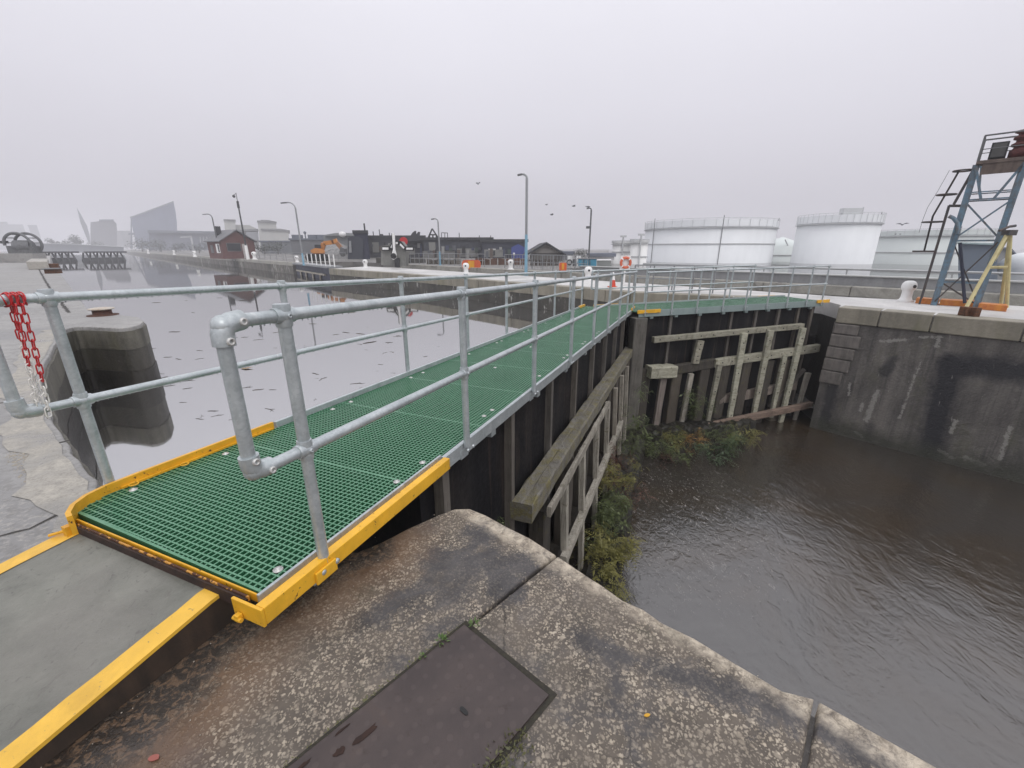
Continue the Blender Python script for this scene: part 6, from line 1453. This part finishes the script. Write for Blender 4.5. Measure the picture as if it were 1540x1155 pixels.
fern(fz(998,688,-4.0), .3, .22, 150, DOCKR, 'dark red trailing plants over the water below the pinkish post', 19, name='dock_clump', cat='plant', Lf=SM)
fern(onz(738,772,-1.2)*1, .18, .12, 120, FERN, 'small green tuft behind the near coping under the mossy beam', 18, Lf=(.05,.12))

# mossy ledges the plants grow on
for a, b_, lab in ((F1.w(2.6,-.62,-4.12), F1.w(11.5,-.5,-4.12), 'wet mossy ledge along the foot of the left gate'), (F2.w(.0,-.35,-4.12), F2.w(4.0,-.3,-4.12), 'wet mossy ledge along the foot of the right gate')):
    m = MB(); timber(m, a, b_, .62, .62, (0,0,1), .10, 44); m.build('gate_sill', m_wall('wet_sill_' + lab[-10:-5], (.008,.0075,.006), (.032,.028,.02), (.04,.042,.014), .95, 2.0), label=lab, cat='ledge')

# ------------------------------------------------------------------ mist
hz = MB(); hz.box((0, 480, 19), (1700, 1060, 54)); hm_ = bpy.data.materials.new('mist'); hm_.use_nodes = True
nt = hm_.node_tree; nt.nodes.remove(nt.nodes['Principled BSDF']); pv = nt.nodes.new('ShaderNodeVolumePrincipled'); HZD = .0013
pv.inputs['Density'].default_value = HZD; pv.inputs['Color'].default_value = (.93,.93,.96,1); pv.inputs['Anisotropy'].default_value = .1
nt.links.new(pv.outputs[0], nt.nodes['Material Output'].inputs['Volume'])
hz.build('haze', hm_, kind='stuff')

# ------------------------------------------------------------------ sky, sun, camera
w = bpy.data.worlds.new('World'); S.world = w; w.use_nodes = True; nt = w.node_tree
bg = nt.nodes['Background']; sky = nt.nodes.new('ShaderNodeTexSky'); sky.sky_type = 'NISHITA'; sky.sun_disc = False
SUN_EL, SUN_AZ = R(48), R(150)
sky.sun_elevation = SUN_EL; sky.sun_rotation = SUN_AZ; sky.air_density = 1; sky.dust_density = 5
bwn = nt.nodes.new('ShaderNodeHueSaturation'); bwn.inputs['Saturation'].default_value = .10; nt.links.new(sky.outputs[0], bwn.inputs['Color'])
geo = nt.nodes.new('ShaderNodeNewGeometry'); sepz = nt.nodes.new('ShaderNodeSeparateXYZ')
tc = nt.nodes.new('ShaderNodeTexCoord'); nt.links.new(tc.outputs['Generated'], sepz.inputs[0])
rm = nt.nodes.new('ShaderNodeValToRGB'); nt.links.new(sepz.outputs[2], rm.inputs[0]); e = rm.color_ramp.elements
K = .1
stops = [(0.0,(.575,.555,.615)),(.10,(.645,.625,.69)),(.25,(.785,.77,.845)),(.45,(.95,.94,1.02)),(1.0,(1.55,1.55,1.63))]
while len(e) < len(stops): e.new(.5)
for i, (p_, c_) in enumerate(stops): e[i].position = p_; e[i].color = (*c_, 1)
sc_ = nt.nodes.new('ShaderNodeVectorMath'); sc_.operation = 'SCALE'; sc_.inputs['Scale'].default_value = 1/K; nt.links.new(rm.outputs[0], sc_.inputs[0])
# thin cloud structure
nz = nt.nodes.new('ShaderNodeTexNoise'); nz.inputs['Scale'].default_value = 1.6; nz.inputs['Detail'].default_value = 3; mp = nt.nodes.new('ShaderNodeMapping'); mp.inputs['Scale'].default_value = (1,1,2.6)
nt.links.new(tc.outputs['Generated'], mp.inputs[0]); nt.links.new(mp.outputs[0], nz.inputs['Vector'])
mr = nt.nodes.new('ShaderNodeMapRange'); mr.inputs['To Min'].default_value = .94; mr.inputs['To Max'].default_value = 1.06; nt.links.new(nz.outputs['Fac'], mr.inputs[0])
s2_ = nt.nodes.new('ShaderNodeVectorMath'); s2_.operation = 'SCALE'; nt.links.new(sc_.outputs[0], s2_.inputs[0]); nt.links.new(mr.outputs[0], s2_.inputs['Scale'])
mx = nt.nodes.new('ShaderNodeMix'); mx.data_type = 'RGBA'; mx.inputs[0].default_value = .08
nt.links.new(s2_.outputs[0], mx.inputs[6]); nt.links.new(bwn.outputs[0], mx.inputs[7]); nt.links.new(mx.outputs[2], bg.inputs[0]); bg.inputs[1].default_value = K
L = bpy.data.lights.new('sun', 'SUN'); L.energy = .8; L.angle = R(25); L.color = (1,.97,.93); lo = bpy.data.objects.new('sun', L); COL.objects.link(lo)
az = SUN_AZ; dirv = Vector((math.sin(az)*math.cos(SUN_EL), math.cos(az)*math.cos(SUN_EL), math.sin(SUN_EL)))
lo.rotation_euler = dirv.to_track_quat('Z', 'Y').to_euler()
cam = bpy.data.cameras.new('camera'); co = bpy.data.objects.new('camera', cam); COL.objects.link(co)
cam.sensor_width = 36; cam.lens = 36*FPX/1540; cam.clip_end = 6000; cam.clip_start = .02
co.location = (0,0,EYE); co.rotation_euler = (R(90)-PITCH, 0, 0); S.camera = co
S.view_settings.view_transform = 'Standard'; S.view_settings.look = 'None'; S.view_settings.exposure = 0; S.view_settings.gamma = 1
S.cycles.volume_step_rate = 1; S.cycles.volume_bounces = 1; S.cycles.max_bounces = 8
